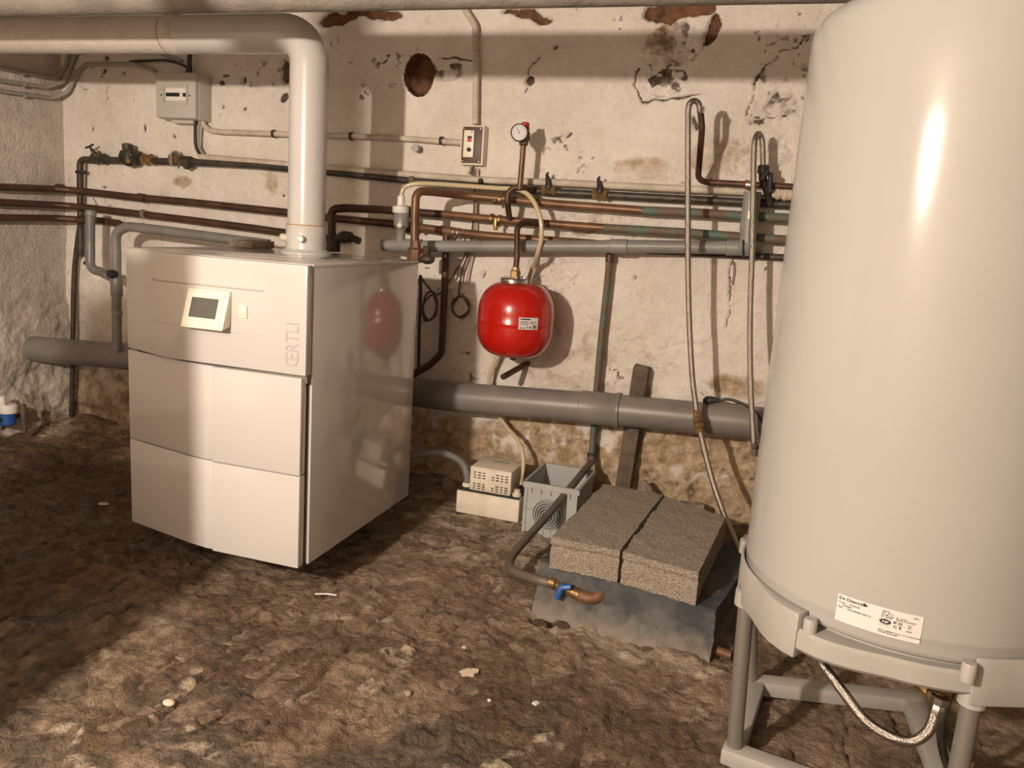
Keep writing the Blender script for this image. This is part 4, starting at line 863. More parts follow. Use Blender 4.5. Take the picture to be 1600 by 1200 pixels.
big = thing('drain_pipe', 'large grey plastic drain pipe running low along the wall behind the boiler', 'pipe', (-1.2, -0.15, 0.38))
dA = Vector((0.1093, -0.14, 0.5068)); dB = Vector((-0.6501, -0.15, 0.4783)); dC = Vector((-1.2692, -0.17, 0.4492)); dD = Vector((-2.9272, -0.22, 0.4381)); dE = Vector((XL - 0.03, -0.235, 0.415))
MB().tube([dA, dB, dC, dD, dE], 0.0625, 28).build('pipe_run', M['pvc_big'], big)
ax = (dA - dB).normalized()
MB().lathe([(0.0625, -0.055), (0.067, -0.052), (0.067, 0.085), (0.0705, 0.09), (0.0705, 0.105), (0.064, 0.108)], dB + ax * 0.01, ax, 28).build('coupling', M['pvc_big'], big)
g2 = thing('waste_bend', 'grey plastic waste pipes with a swan neck beside the left of the boiler', 'pipe', (-2.9173, -0.28, 0.499))
MB().tube(fillet([(-2.9143, -0.28, 0.4749), (-2.927, -0.26, 0.7978), (-2.9234, -0.26, 1.0276), (-2.853, -0.26, 1.0553), (-2.6316, -0.26, 1.0495), (-2.1006, -0.26, 1.0269)], 0.05, 8), 0.022, 18).build('pipe_run', M['pvc'], g2)
MB().tube(fillet([(-3.1297, -0.2, 1.1167), (-3.1359, -0.2, 0.9606), (-3.1306, -0.21, 0.8398), (-3.0556, -0.22, 0.8309), (-2.9341, -0.26, 0.8091)], 0.045, 8), 0.0215, 18).build('swan_neck', M['pvc'], g2)
MB().lathe([(0.024, -0.07), (0.0265, -0.065), (0.0265, 0.03), (0.024, 0.034)], (-2.927, -0.26, 0.7978), (0, 0, 1), 18).build('tee_fitting', M['pvc'], g2)
MB().lathe([(0.017, 0), (0.019, 0.002), (0.019, 0.03)], (-2.9128, -0.285, 0.8354), (-0.15, -1, 0), 14).build('open_branch', M['print'], g2)
MB().ball((-3.1812, -0.19, 0.8629), 0.009).build('clip_screw', M['print'], g2)
for px in ((-3.1265, -0.2, 1.1021), (-2.9183, -0.27, 0.6525)): MB().lathe([(0.0215, -0.012), (0.0245, -0.01), (0.0245, 0.01), (0.0215, 0.012)], px, (0, 0, 1), 16).build('socket', M['pvc_light'], g2)

run('stub_pipe', 'short grey pipe stub sticking out of the wall near the small switch', 'pipe', [(-1.5386, 0.02, 1.4718), (-1.5255, -0.06, 1.4714)], 0.016, M['pvc'])
run('overflow_stub', 'bare dark pipe end poking out of the wall under the red vessel', 'pipe', [(-0.9768, 0.01, 0.5993), (-0.9846, -0.02, 0.5969), (-1.0194, -0.2, 0.5673)], 0.0125, M['copper_dark'])

# green drop pipe and taupe hose down to the valve
gd = thing('drop_pipe', 'greenish copper pipe dropping down the wall to the left of the wooden post', 'pipe', (-0.6501, -0.06, 0.2462))
MB().tube(fillet([(-0.6542, -0.05, 1.1035), (-0.6535, -0.05, 0.9809), (-0.659, -0.05, 0.7191), (-0.6587, -0.05, 0.5043), (-0.6521, -0.06, 0.2375)], 0.1), 0.013, 14).build('pipe_run', M['verdigris'], gd)
MB().lathe([(0.0135, -0.03), (0.017, -0.028), (0.017, 0.0), (0.0135, 0.002)], (-0.6528, -0.05, 1.0883), (0, 0, 1), 12).build('socket', M['copper_dark'], gd)
MB().lathe([(0.013, -0.02), (0.017, -0.018), (0.017, 0.018), (0.013, 0.02)], (-0.653, -0.06, 0.2485), (-0.15, 0, 1), 10).build('joint', M['steel_dark'], gd)

def G3(p): return Vector(p)
vp = Vector((-0.5416, -0.9916, 0.09))
run('supply_hose', 'taupe plastic tube slanting down past the grey box to the blue valve', 'hose', [(-0.6468, -0.075, 0.2477), (-0.6479, -0.1, 0.2318), (-0.6543, -0.26, 0.2171), (-0.6948, -0.52, 0.1469), (-0.7331, -0.74, 0.0944), (-0.7405, -0.82, 0.0762), (-0.7269, -0.88, 0.0702), (-0.6908, -0.93, 0.0751), (-0.6061, -0.985, 0.0909), (vp.x, vp.y, vp.z)], 0.0145, M['tube_brown'], smooth_path=True)
bv = thing('ball_valve', 'brass ball valve with blue lever and copper elbow on the cement kerb', 'valve', vp)
d = Vector((0.9, -0.22, -0.1)).normalized()
MB().lathe([(0.015, -0.02), (0.019, -0.018), (0.019, 0.0), (0.014, 0.004), (0.017, 0.02), (0.019, 0.03), (0.017, 0.04), (0.014, 0.056), (0.019, 0.06), (0.019, 0.078), (0.014, 0.08)], vp, d, 12).build('valve_body', M['brass'], bv)
lv = vp + d * 0.030
MB().lathe([(0.007, 0), (0.007, 0.02)], lv + Vector((0, -0.012, 0.006)), (0, -0.8, 0.6), 10).build('stem', M['brass'], bv)
MB().tube([lv + Vector((0.028, -0.028, 0.022)), lv + Vector((0.0, -0.032, 0.016)), lv + Vector((-0.012, -0.034, -0.022))], [0.009, 0.012, 0.009], 8).build('lever', M['blue'], bv)['label'] = 'blue plastic lever'
e0 = vp + d * 0.075
MB().tube(spline([e0, e0 + d * 0.025, e0 + d * 0.055 + Vector((0.0, 0.008, 0.004)), e0 + d * 0.075 + Vector((0.004, 0.025, 0.02)), e0 + d * 0.078 + Vector((0.004, 0.06, 0.03))]), 0.019, 14).build('elbow', M['rust'], bv)['label'] = 'copper elbow'
MB().lathe([(0.0165, 0), (0.0205, 0.002), (0.0205, 0.012), (0.0165, 0.014)], e0, d, 12).build('brass_ring', M['brass'], bv)

# ------------------------------------------------------------------ wooden post
b = MB(); top = Vector((-0.4813, -0.05, 0.6547)); bot = Vector((-0.5087, -0.06, 0.1015))
ww = 0.031
b.add([bot + Vector((-ww, -.03, 0)), bot + Vector((ww, -.03, 0)), bot + Vector((ww, .03, 0)), bot + Vector((-ww, .03, 0)),
       top + Vector((-ww, -.026, -.004)), top + Vector((ww * .5, -.024, .004)), top + Vector((ww, -.026, -.006)), top + Vector((ww, .03, -.004)), top + Vector((-ww, .03, .004))],
      [(3, 2, 1, 0), (0, 1, 6, 5, 4), (1, 2, 7, 6), (2, 3, 8, 7), (3, 0, 4, 8), (4, 5, 6, 7, 8)])
tag(b.build('wooden_post', M['wood'], smooth=0, bevel=0.003), 'grimy wooden stake leaning on the wall behind the large drain pipe', 'post')

# ------------------------------------------------------------------ thin cables behind the boiler
tc = run('hanging_cable', 'thin dark cable falling from the switch and coiled beside the boiler', 'cable', [(-1.2745, -0.03, 1.403), (-1.254, -0.03, 1.3047), (-1.2544, -0.03, 1.1724), (-1.2661, -0.03, 1.0779), (-1.3242, -0.05, 0.9517), (-1.3708, -0.07, 0.8719), (-1.4092, -0.09, 0.8586), (-1.4426, -0.09, 0.8059), (-1.4278, -0.09, 0.7518), (-1.3924, -0.09, 0.7664), (-1.3746, -0.09, 0.826), (-1.3921, -0.09, 0.8738), (-1.4274, -0.09, 0.8625), (-1.4389, -0.09, 0.7924), (-1.4098, -0.09, 0.7535), (-1.3756, -0.09, 0.7901), (-1.3914, -0.09, 0.8602), (-1.4287, -0.12, 0.9184), (-1.4387, -0.14, 0.9453)], 0.0048, M['brown_plate'], smooth_path=True, seg=8)
run('hanging_cable', 'pale thin cable pair hanging down left of the red vessel', 'cable', [(-1.2516, -0.03, 1.404), (-1.2466, -0.03, 1.2788), (-1.2407, -0.03, 1.0931), (-1.2561, -0.03, 1.0111), (-1.2708, -0.03, 0.9144)], 0.0042, M['cable_beige'], smooth_path=True, seg=8)
run('hanging_cable', 'thin cable with small coil hanging on the wall left of the red vessel', 'cable', [(-1.2594, -0.03, 1.0649), (-1.2918, -0.03, 0.9674), (-1.3017, -0.03, 0.8842), (-1.3032, -0.03, 0.8592), (-1.3304, -0.03, 0.8122), (-1.2981, -0.03, 0.7735), (-1.2578, -0.03, 0.7969), (-1.2513, -0.03, 0.8363), (-1.2856, -0.03, 0.8635), (-1.326, -0.03, 0.8404), (-1.3232, -0.03, 0.7906), (-1.2801, -0.03, 0.7724), (-1.2496, -0.03, 0.8087), (-1.2732, -0.03, 0.8563)], 0.0046, M['brown_plate'], smooth_path=True, seg=8)
run('boiler_cable', 'black cable dropping behind the right edge of the boiler', 'cable', [(-1.4084, -0.2, 0.9498), (-1.4031, -0.2, 0.8441), (-1.4022, -0.2, 0.7097), (-1.3978, -0.2, 0.5599)], 0.007, M['cable_black'], smooth_path=True)

# ------------------------------------------------------------------ condensate pump
px0, px1, py0, py1 = -1.150, -0.877, -0.315, -0.115
pump = thing('condensate_pump', 'small cream condensate pump with vented cover on the floor by the wall', 'pump', ((px0 + px1) / 2, (py0 + py1) / 2, 0))
MB().box(((px0 + px1) / 2, (py0 + py1) / 2, 0.048), (px1 - px0, py1 - py0, 0.096)).build('tank', M['cream_dirty'], pump, bevel=0.006)
cvx0, cvx1 = -1.100, -0.922; cz0, cz1 = 0.102, 0.203
cov = MB().prism([(cvx0, py0 + 0.012), (cvx1, py0 + 0.012), (cvx1, py1 - 0.01), (cvx0, py1 - 0.01)], cz0, cz1).build('cover', M['cream_dirty'], pump, bevel=0.005)
MB().box(((px0 + px1) / 2, (py0 + py1) / 2, 0.099), (0.262, 0.19, 0.008)).build('gasket', M['print'], pump)
for r_, zz in enumerate((0.181, 0.170, 0.159, 0.133, 0.123, 0.113)):
    for k in range(8):
        if k == 3 or k == 4 and r_ % 3 == 0: continue
        MB().box((cvx0 + 0.022 + k * 0.0196, py0 + 0.0115, zz), (0.013 if k % 2 else 0.010, 0.003, 0.0045)).build('vent_slot', M['wood'], cov, 0)
for k in range(3): MB().box((-1.03 + k * 0.026, -0.19, cz1), (0.018, 0.006, 0.002)).build('top_slot', M['wood'], cov, 0)
MB().lathe([(0.017, 0), (0.019, 0.004), (0.019, 0.018), (0.013, 0.022), (0.013, 0.034)], (px1 - 0.022, py0 + 0.03, 0.096), seg=14).build('inlet_cap', M['cream_dirty'], pump)
MB().lathe([(0.020, 0), (0.020, 0.018), (0.016, 0.022)], (px0 + 0.026, py0 + 0.05, 0.096), seg=14).build('hose_collar', M['cream'], pump)
run('pump_hose', 'grey hose bending from the pump into the dark behind the boiler', 'hose', [(px0 + 0.026, py0 + 0.05, 0.112), (px0 + 0.024, py0 + 0.05, 0.15), (px0 - 0.01, py0 + 0.05, 0.205), (px0 - 0.09, py0 + 0.02, 0.235), (px0 - 0.19, py0 - 0.05, 0.225), (px0 - 0.30, py0 - 0.14, 0.20)], 0.0155, M['pvc'], smooth_path=True)

# ------------------------------------------------------------------ grey gully box
gx0, gx1, gy0, gy1, gh = -0.838, -0.615, -0.415, -0.125, 0.202
gb = thing('gully_box', 'square pale grey plastic drain gully with concentric knock-out rings, open on top', 'gully box', ((gx0 + gx1) / 2, (gy0 + gy1) / 2, 0))
tk = 0.006
for nm, c, s in (('side_wall', ((gx0 + gx1) / 2, gy0 + 0.010, gh / 2), (gx1 - gx0 - 0.016, tk, gh)), ('side_wall', ((gx0 + gx1) / 2, gy1 - 0.010, gh / 2), (gx1 - gx0 - 0.016, tk, gh)),
                 ('side_wall', (gx0 + 0.010, (gy0 + gy1) / 2, gh / 2), (tk, gy1 - gy0 - 0.016, gh)), ('side_wall', (gx1 - 0.010, (gy0 + gy1) / 2, gh / 2), (tk, gy1 - gy0 - 0.016, gh))):
    MB().box(c, s).build(nm, M['gully'], gb, 0)
MB().box(((gx0 + gx1) / 2, (gy0 + gy1) / 2, 0.006), (gx1 - gx0 - 0.02, gy1 - gy0 - 0.02, 0.01)).build('bottom', M['gully'], gb, 0)
rim = MB()
for c, s in ((((gx0 + gx1) / 2, gy0 + 0.004, gh), (gx1 - gx0, 0.010, 0.022)), (((gx0 + gx1) / 2, gy1 - 0.004, gh), (gx1 - gx0, 0.010, 0.022)), ((gx0 + 0.004, (gy0 + gy1) / 2, gh), (0.010, gy1 - gy0, 0.022)), ((gx1 - 0.004, (gy0 + gy1) / 2, gh), (0.010, gy1 - gy0, 0.022))): rim.box(c, s)
rim.build('rim', M['gully'], gb, 0)
for k in range(5): MB().box((gx0 + 0.035 + k * 0.038, gy0 + 0.004, gh - 0.020), (0.003, 0.010, 0.022)).build('rib', M['gully'], gb, 0)
for z_ in (0.005,):
    for xx in (gx0 + 0.012, gx1 - 0.012): MB().box((xx, gy0 + 0.006, gh / 2), (0.012, 0.008, gh)).build('corner_post', M['gully'], gb, 0)
for k in (0.09, 0.12): MB().box((gx0 + k, gy0 + 0.005, 0.020), (0.003, 0.006, 0.036)).build('rib', M['gully'], gb, 0)
MB().box((gx0 + 0.025, gy0 + 0.005, 0.105), (0.03, 0.006, 0.003)).build('rib', M['gully'], gb, 0)
for k, rr in enumerate((0.060, 0.050, 0.040, 0.030, 0.020)):
    MB().lathe([(rr - 0.0035, 0), (rr - 0.0030, 0.012 + 0.004 * k), (rr, 0.012 + 0.004 * k), (rr + 0.0005, 0)], (gx0 + 0.105, gy0 + 0.008, 0.095), (0, -1, 0), 36, caps=False).build('knockout_ring', M['gully'], gb)
MB().lathe([(0.011, 0), (0.011, 0.018), (0.008, 0.02)], (gx0 + 0.105, gy0 + 0.008, 0.095), (0, -1, 0), 20).build('knockout_centre', M['gully'], gb)

# ------------------------------------------------------------------ cement kerb and concrete blocks
def rough_slab(name, poly, z0, z1, material, amp, cell, seed, splay=0.0, groove=None):
    """solid slab with an uneven, slightly chipped surface (poly: 4 corners ccw)"""
    bm = bmesh.new()
    P = [Vector((p[0], p[1], 0)) for p in poly]
    lx = max((P[1] - P[0]).length, 0.01); ly = max((P[3] - P[0]).length, 0.01); lz = z1 - z0
    nx, ny, nz = max(2, int(lx / cell)), max(2, int(ly / cell)), max(2, int(lz / cell))
    def pt(a, b_, c): 
        q = (P[0] * (1 - a) + P[1] * a) * (1 - b_) + (P[3] * (1 - a) + P[2] * a) * b_
        return Vector((q.x, q.y, z0 + c * lz))
    cache = {}
    def vert(i, j, k):
        key = (i, j, k)
        if key not in cache: cache[key] = bm.verts.new(pt(i / nx, j / ny, k / nz))
        return cache[key]
    for i in range(nx):
        for j in range(ny):
            for k in (0, nz): bm.faces.new([vert(i, j, k), vert(i + 1, j, k), vert(i + 1, j + 1, k), vert(i, j + 1, k)])
    for i in range(nx):
        for k in range(nz):
            for j in (0, ny): bm.faces.new([vert(i, j, k), vert(i + 1, j, k), vert(i + 1, j, k + 1), vert(i, j, k + 1)])
    for j in range(ny):
        for k in range(nz):
            for i in (0, nx): bm.faces.new([vert(i, j, k), vert(i, j + 1, k), vert(i, j + 1, k + 1), vert(i, j, k + 1)])
    bmesh.ops.recalc_face_normals(bm, faces=bm.faces); bm.normal_update()
    co = np.array([v.co for v in bm.verts]); nn = np.array([v.normal for v in bm.verts])
    n1 = fbm(co[:, 0] + co[:, 2] * 0.7, co[:, 1] + co[:, 2] * 1.3, 14, 3, seed) - 0.5; n2 = fbm(co[:, 0] + co[:, 2] * 1.1, co[:, 1] - co[:, 2] * 0.9, 60, 3, seed + 9) - 0.5
    for v, a, b_, nr in zip(bm.verts, n1, n2, nn): v.co += Vector(nr) * float(amp * (a + 0.8 * b_) * 2)
    for v, nr in zip(bm.verts, nn):
        if nr[1] < -0.4:
            t_ = (z1 - v.co.z) / lz; v.co.y -= splay * t_ ** 2
            if groove and abs(v.co.z - groove) < 0.006: v.co.y += 0.009
    lo = Vector((min(v.co.x for v in bm.verts) / 2 + max(v.co.x for v in bm.verts) / 2, min(v.co.y for v in bm.verts) / 2 + max(v.co.y for v in bm.verts) / 2, z0))
    for v in bm.verts: v.co -= lo
    me = bpy.data.meshes.new(name); bm.to_mesh(me); bm.free()
    me.polygons.foreach_set('use_smooth', [True] * len(me.polygons)); me.set_sharp_from_angle(angle=math.radians(50))
    me.materials.append(material); o = bpy.data.objects.new(name, me); COL.objects.link(o); o.location = lo; o['_o'] = tuple(lo)
    return o
k = rough_slab('cement_kerb', [(-0.604, -0.975), (-0.052, -1.075), (0.045, -0.52), (-0.545, -0.36)], -0.02, 0.150, M['slate'], 0.006, 0.012, 301, splay=0.045)
tag(k, 'low blue grey cement plinth under the concrete blocks', 'plinth')
b1 = [(-0.560, -1.018), (-0.347, -1.024), (-0.305, -0.428), (-0.528, -0.412)]
b2 = [(-0.337, -1.028), (-0.112, -1.078), (-0.072, -0.555), (-0.294, -0.436)]
tag(rough_slab('concrete_block', b1, 0.152, 0.252, M['concrete'], 0.0042, 0.0070, 311, groove=0.219), 'left one of two rough concrete blocks, beside the grey gully box', 'block', 'concrete blocks on the plinth')
tag(rough_slab('concrete_block', b2, 0.152, 0.252, M['concrete'], 0.0042, 0.0070, 321, groove=0.219), 'right one of two rough concrete blocks, nearer the white tank', 'block', 'concrete blocks on the plinth')

def stone(name, c, r, m, seed, label=None, cat='stone', group=None, flat=1.0):
    rr = random.Random(seed); b = MB().ball((0, 0, 0), r, 10, 7)
    vs_ = []
    for p in b.v:
        p = Vector(p); n = 1 + 0.16 * math.sin(p.x * 70 + seed) + 0.14 * math.sin(p.y * 90 + seed * 2) + 0.12 * math.sin(p.z * 110 + seed * 3)
        vs_.append(Vector((p.x * n, p.y * n, p.z * n * flat)) + Vector(c))
    b.v = [tuple(p) for p in vs_]
    return tag(b.build(name, m, smooth=50), label, cat, group)
q = (-0.4017, -0.12, 0.1462); stone('rubble_stone', (q[0], q[1], 0.085), (0.06, 0.045, 0.10), M['stone'], 3, 'pale rubble stone wedged behind the blocks next to the wooden stake')
q = (-0.218, -0.11, 0.1664); stone('rubble_stone', (q[0], q[1], 0.075), (0.055, 0.045, 0.085), M['stone'], 5, 'dark rubble stone at the wall behind the right concrete block')
stone('dirt_clod', (PIT[0] + 0.035, PIT[1] + 0.02, -0.022), (0.045, 0.020, 0.016), M['dirt'], 8, 'dark earth clod in the small pit before the plinth', 'clod')
stone('dirt_clod', (PIT[0] - 0.03, PIT[1] - 0.005, -0.022), (0.030, 0.016, 0.014), M['dirt'], 9, 'smaller dark clod at the left rim of the pit', 'clod')

# ------------------------------------------------------------------ water heater
TX, TY, TR, TZ = 0.328, -1.475, 0.3225, 0.465
wh = thing('water_heater', 'tall cream enamelled hot water cylinder with a rating label near its base', 'water heater', (TX, TY, TZ))
prof = [(TR - 0.05, -0.004), (TR - 0.012, 0.0), (TR - 0.003, 0.006), (TR, 0.016), (TR, 0.036), (TR + 0.0012, 0.038), (TR + 0.0012, 0.046)]
prof += [(TR + 0.0012, 0.3), (TR + 0.0012, 0.6), (TR + 0.0012, 0.9), (TR + 0.0012, 1.095), (TR, 1.102)]
for k in range(1, 9):
    a = PI / 2 * k / 8; prof.append((TR - 0.055 * (1 - math.cos(a)), 1.102 + 0.055 * math.sin(a)))
prof += [(TR - 0.12, 1.178), (TR - 0.22, 1.186), (0.01, 1.19)]
MB().lathe(prof, (TX, TY, TZ), seg=96).build('shell', M['tank'], wh, smooth=50)
# rating label wrapped on the shell
def tank_pt(u, v, out):
    ang = math.radians(-105.2) + 0.865 * u / TR; rr = TR + 0.0014 + out
    return Vector((TX + rr * math.cos(ang), TY + rr * math.sin(ang), 0.5205 + 0.78 * v))
lab = curved_patch(tank_pt, -0.083, 0.083, -0.033, 0.033, 0.0004, 16, 0.0005).build('rating_label', M['label'], wh)
def ltext(body, size, u, v, bold=0.00012, mt='print'):
    return text_mesh(body, size, lambda x, y, z: tank_pt(u + x, v + y, 0.0012), 'lettering', M[mt], lab, bold=bold)
ltext('De Dietrich', 0.0105, -0.080, 0.0215, 0.0003)
ltext('Code :   7768338\n     530008\nN/S :   19232400001041 75'.replace('01041 75', '0104175'), 0.0062, -0.080, 0.0125)
ltext('1800 W\n230 - 240 V~\n0,7 MPa max   50 - 60 Hz\nN°  501882     MADE IN FRANCE', 0.0046, 0.006, 0.0245)
ltext('150 l', 0.0058, 0.064, 0.0235)
ltext('IP 25', 0.0085, 0.030, 0.0015, 0.0003)
ltext('C E', 0.0105, 0.031, -0.0088, 0.0003)
ltext('BDR THERMEA France  57 rue de la Gare\nF-67580 Mertzwiller', 0.0046, 0.004, -0.0225)
m = MB()
for (u0, v0, uu, vv) in ((-0.0275, 0.0262, 0.0045, 0.0045),):
    p = [tank_pt(u0 - uu, v0, 0.0012), tank_pt(u0, v0 - vv, 0.0012), tank_pt(u0 + uu, v0, 0.0012), tank_pt(u0, v0 + vv, 0.0012)]; m.add(p, [(0, 1, 2, 3)])
    p = [tank_pt(u0 + uu * .4, v0 - vv, 0.0012), tank_pt(u0 + uu * 1.7, v0 - 0.0006, 0.0012), tank_pt(u0 + uu * 1.1, v0, 0.0012), tank_pt(u0 + 0.0003, v0 - vv * .9, 0.0012)]; m.add(p, [(0, 1, 2, 3)])
m.build('maker_mark', M['print'], lab, 0)
m = MB(); m.add([tank_pt(0.015 + 0.0112 * math.cos(2 * PI * k / 28), 0.0012 + 0.0066 * math.sin(2 * PI * k / 28), 0.0012) for k in range(28)], [tuple(range(28))])
m.build('oval_mark', M['print'], lab, 0)
text_mesh('NF', 0.0085, lambda x, y, z: tank_pt(0.0092 + x * 1.15, -0.0018 + y, 0.0017), 'lettering', M['label'], lab, bold=0.0002)
m = MB()
for q in ([(0.0555, 0.0065), (0.0655, 0.0065), (0.0655, 0.0052), (0.0555, 0.0052)], [(0.0570, 0.0050), (0.0640, 0.0050), (0.0628, -0.0035), (0.0582, -0.0035)], [(0.0545, 0.0075), (0.0552, 0.0080), (0.0668, -0.0055), (0.0660, -0.0060)], [(0.0660, 0.0080), (0.0667, 0.0075), (0.0552, -0.0060), (0.0545, -0.0055)]):
    m.add([tank_pt(a, c_, 0.0012) for a, c_ in q], [(0, 1, 2, 3)])
m.build('bin_mark', M['print_grey'], lab, 0)
m = MB()
m.add([tank_pt(a, c_, 0.0012) for a, c_ in [(0.0555, -0.0085), (0.0660, -0.0085), (0.0660, -0.0105), (0.0555, -0.0105)]], [(0, 1, 2, 3)])
m.add([tank_pt(a, c_, 0.0012) for a, c_ in [(0.004, -0.0085), (0.026, -0.0085), (0.026, -0.0090), (0.004, -0.0090)]], [(0, 1, 2, 3)])
m.build('black_bar', M['print'], lab, 0)

# stand: skirt with two raised lobes, tube legs, floor frame
sd = thing('heater_stand', 'warm grey plastic stand with steel tube legs carrying the water heater', 'stand', (TX, TY, 0))
SZ0, SZL, SZH = 0.412, 0.457, 0.489
def skirt(angs, z0, z1, name, ro, ri):
    n = len(angs); m = MB(); vs_ = []
    for a, o_ in zip(angs, ro):
        ca, sa = math.cos(math.radians(a)), math.sin(math.radians(a))
        vs_ += [(TX + ri * ca, TY + ri * sa, z0), (TX + o_ * ca, TY + o_ * sa, z0), (TX + o_ * ca, TY + o_ * sa, z1), (TX + ri * ca, TY + ri * sa, z1)]
    fs_ = [(4 * i + k, 4 * i + (k + 1) % 4, 4 * i + 4 + (k + 1) % 4, 4 * i + 4 + k) for i in range(n - 1) for k in range(4)] + [(3, 2, 1, 0), (4 * n - 4, 4 * n - 3, 4 * n - 2, 4 * n - 1)]
    return m.add(vs_, fs_).build(name, M['stand_plastic'], sd, bevel=0.004)
lo_a = list(range(0, 361, 6))
# low ring all round
m = MB(); seg = 72; vs_ = []
def ring_r(a):   # rounded square plan
    c8 = math.radians(a - 8); k = (abs(math.cos(c8)) ** 3.2 + abs(math.sin(c8)) ** 3.2) ** (-1 / 3.2)
    return min(0.312 * k, 0.352)
for i in range(seg):
    a = 360 * i / seg; ca, sa = math.cos(math.radians(a)), math.sin(math.radians(a)); ro = max(ring_r(a), 0.326)
    for r_, z_ in ((0.235, SZ0 + 0.01), (ro - 0.008, SZ0), (ro, SZ0 + 0.008), (ro, SZL - 0.006), (ro - 0.006, SZL), (0.300, SZL), (0.300, TZ - 0.004), (0.235, TZ - 0.004)):
        vs_.append((TX + r_ * ca, TY + r_ * sa, z_))
K = 8
m.add(vs_, [(K * i + k, K * i + (k + 1) % K, K * ((i + 1) % seg) + (k + 1) % K, K * ((i + 1) % seg) + k) for i in range(seg) for k in range(K)])
m.build('support_ring', M['stand_plastic'], sd)
for a0, a1 in ((150, 233), (-76, 10), (55, 112)):
    an = [a0 + (a1 - a0) * k / 16 for k in range(17)]
    skirt(an, SZ0 - 0.014, SZH, 'skirt_lobe', [max(ring_r(a), 0.328) + 0.004 for a in an], 0.3255)
for a in (235.5, -78.5):
    ca, sa = math.cos(math.radians(a)), math.sin(math.radians(a))
    MB().lathe([(0.013, 0), (0.013, 0.030), (0.011, 0.034)], (TX + 0.338 * ca, TY + 0.338 * sa, SZL - 0.008), seg=14).build('locating_peg', M['stand_plastic'], sd)
legs = [((0.035, -1.535), (0.018, -1.535)), ((0.060, -1.215), (0.012, -1.215)), ((0.420, -1.765), (0.420, -1.765))]
for (lx, ly), (ux, uy) in legs:
    MB().tube([(lx, ly, 0.0 if lx == 0.42 else 0.03), (ux, uy, SZ0 + 0.02)], 0.0175, 16).build('leg_tube', M['stand_tube'], sd)
    MB().lathe([(0.024, 0), (0.024, 0.034), (0.02, 0.036)], (ux, uy, SZ0 - 0.025), seg=16).build('leg_socket', M['stand_plastic'], sd)
def frame_bar(p, q, name, w=0.05, h=0.045):
    P, Q = Vector((p[0], p[1], 0)), Vector((q[0], q[1], 0)); d_ = (Q - P).normalized(); n_ = Vector((-d_.y, d_.x, 0)) * (w / 2)
    e = d_ * (w / 2)
    MB().prism([tuple((P - e - n_)[:2]), tuple((Q + e - n_)[:2]), tuple((Q + e + n_)[:2]), tuple((P - e + n_)[:2])], 0.004, h).build(name, M['stand_plastic'], sd, bevel=0.006)
fl_, bl_, fr_, br_ = (0.035, -1.540), (0.075, -1.205), (0.50, -1.62), (0.47, -1.115)
frame_bar(fl_, fr_, 'floor_bar'); frame_bar(bl_, fl_, 'floor_bar', 0.045, 0.043); frame_bar(bl_, br_, 'floor_bar', 0.05, 0.044); frame_bar(br_, fr_, 'floor_bar', 0.06, 0.042)

# ------------------------------------------------------------------ braided hoses and their copper tails
h1 = thing('braided_hose', 'long braided steel hose looping over at top and falling to the tank base', 'hose', (-0.2219, -0.28, 0.5168))
MB().tube(spline([(-0.3339, -0.27, 1.6172), (-0.342, -0.28, 1.6391), (-0.3591, -0.29, 1.6436), (-0.3712, -0.3, 1.6226), (-0.3659, -0.3, 1.5518), (-0.3437, -0.29, 1.3346), (-0.3208, -0.28, 1.1105), (-0.2925, -0.27, 0.8798), (-0.2577, -0.275, 0.6693), (-0.2269, -0.28, 0.5406)], 8), 0.0105, 14).build('upper_hose', M['hose_braid'], h1)
MB().tube(spline([(-0.2104, -0.29, 0.4838), (-0.1851, -0.31, 0.4186), (-0.1396, -0.36, 0.3168), (-0.074, -0.45, 0.211), (-0.0067, -0.58, 0.1386), (0.0288, -0.66, 0.1111)], 8), 0.0105, 14).build('lower_hose', M['hose_braid'], h1)
a0 = Vector((-0.2306, -0.278, 0.5519)); a1 = Vector((-0.2063, -0.292, 0.4701)); ax = (a1 - a0).normalized(); LL = (a1 - a0).length
MB().lathe([(0.012, 0), (0.0145, 0.004), (0.0145, LL * .3), (0.019, LL * .32), (0.019, LL * .5), (0.015, LL * .52), (0.0185, LL * .56), (0.0185, LL * .75), (0.014, LL * .8), (0.014, LL)], a0, ax, 8).build('union_nut', M['brass'], h1)
ct = thing('copper_tail', 'copper pipe bent down from the braided hose top then right along the wall', 'pipe', (-0.33, -0.09, 1.383))
MB().tube(fillet([(-0.3348, -0.27, 1.6258), (-0.3228, -0.25, 1.5596), (-0.3292, -0.16, 1.4581), (-0.335, -0.09, 1.3851), (-0.1594, -0.09, 1.384), (0.0547, -0.09, 1.3829)], 0.035, 8), 0.0115, 14).build('pipe_run', M['copper_dark'], ct)
MB().lathe([(0.012, -0.012), (0.015, -0.010), (0.015, 0.010), (0.012, 0.012)], (-0.3317, -0.27, 1.6172), (0.1, 0, 1), 8).build('hose_nut', M['chrome'], ct)
MB().lathe([(0.0120, -0.006), (0.0165, -0.004), (0.0165, 0.004), (0.012, 0.006)], (-0.1571, -0.09, 1.3841), (1, 0, 0), 12).build('red_washer', M['red_plastic'], ct)
MB().lathe([(0.012, -0.012), (0.0175, -0.010), (0.0175, 0.010), (0.012, 0.012)], (-0.1477, -0.09, 1.3823), (1, 0, 0), 12).build('zinc_nut', M['zinc'], ct)
h2 = thing('braided_hose', 'second braided steel hose hanging in front of the grey standpipe near the tank', 'hose', (-0.0103, -0.3, 0.4426))
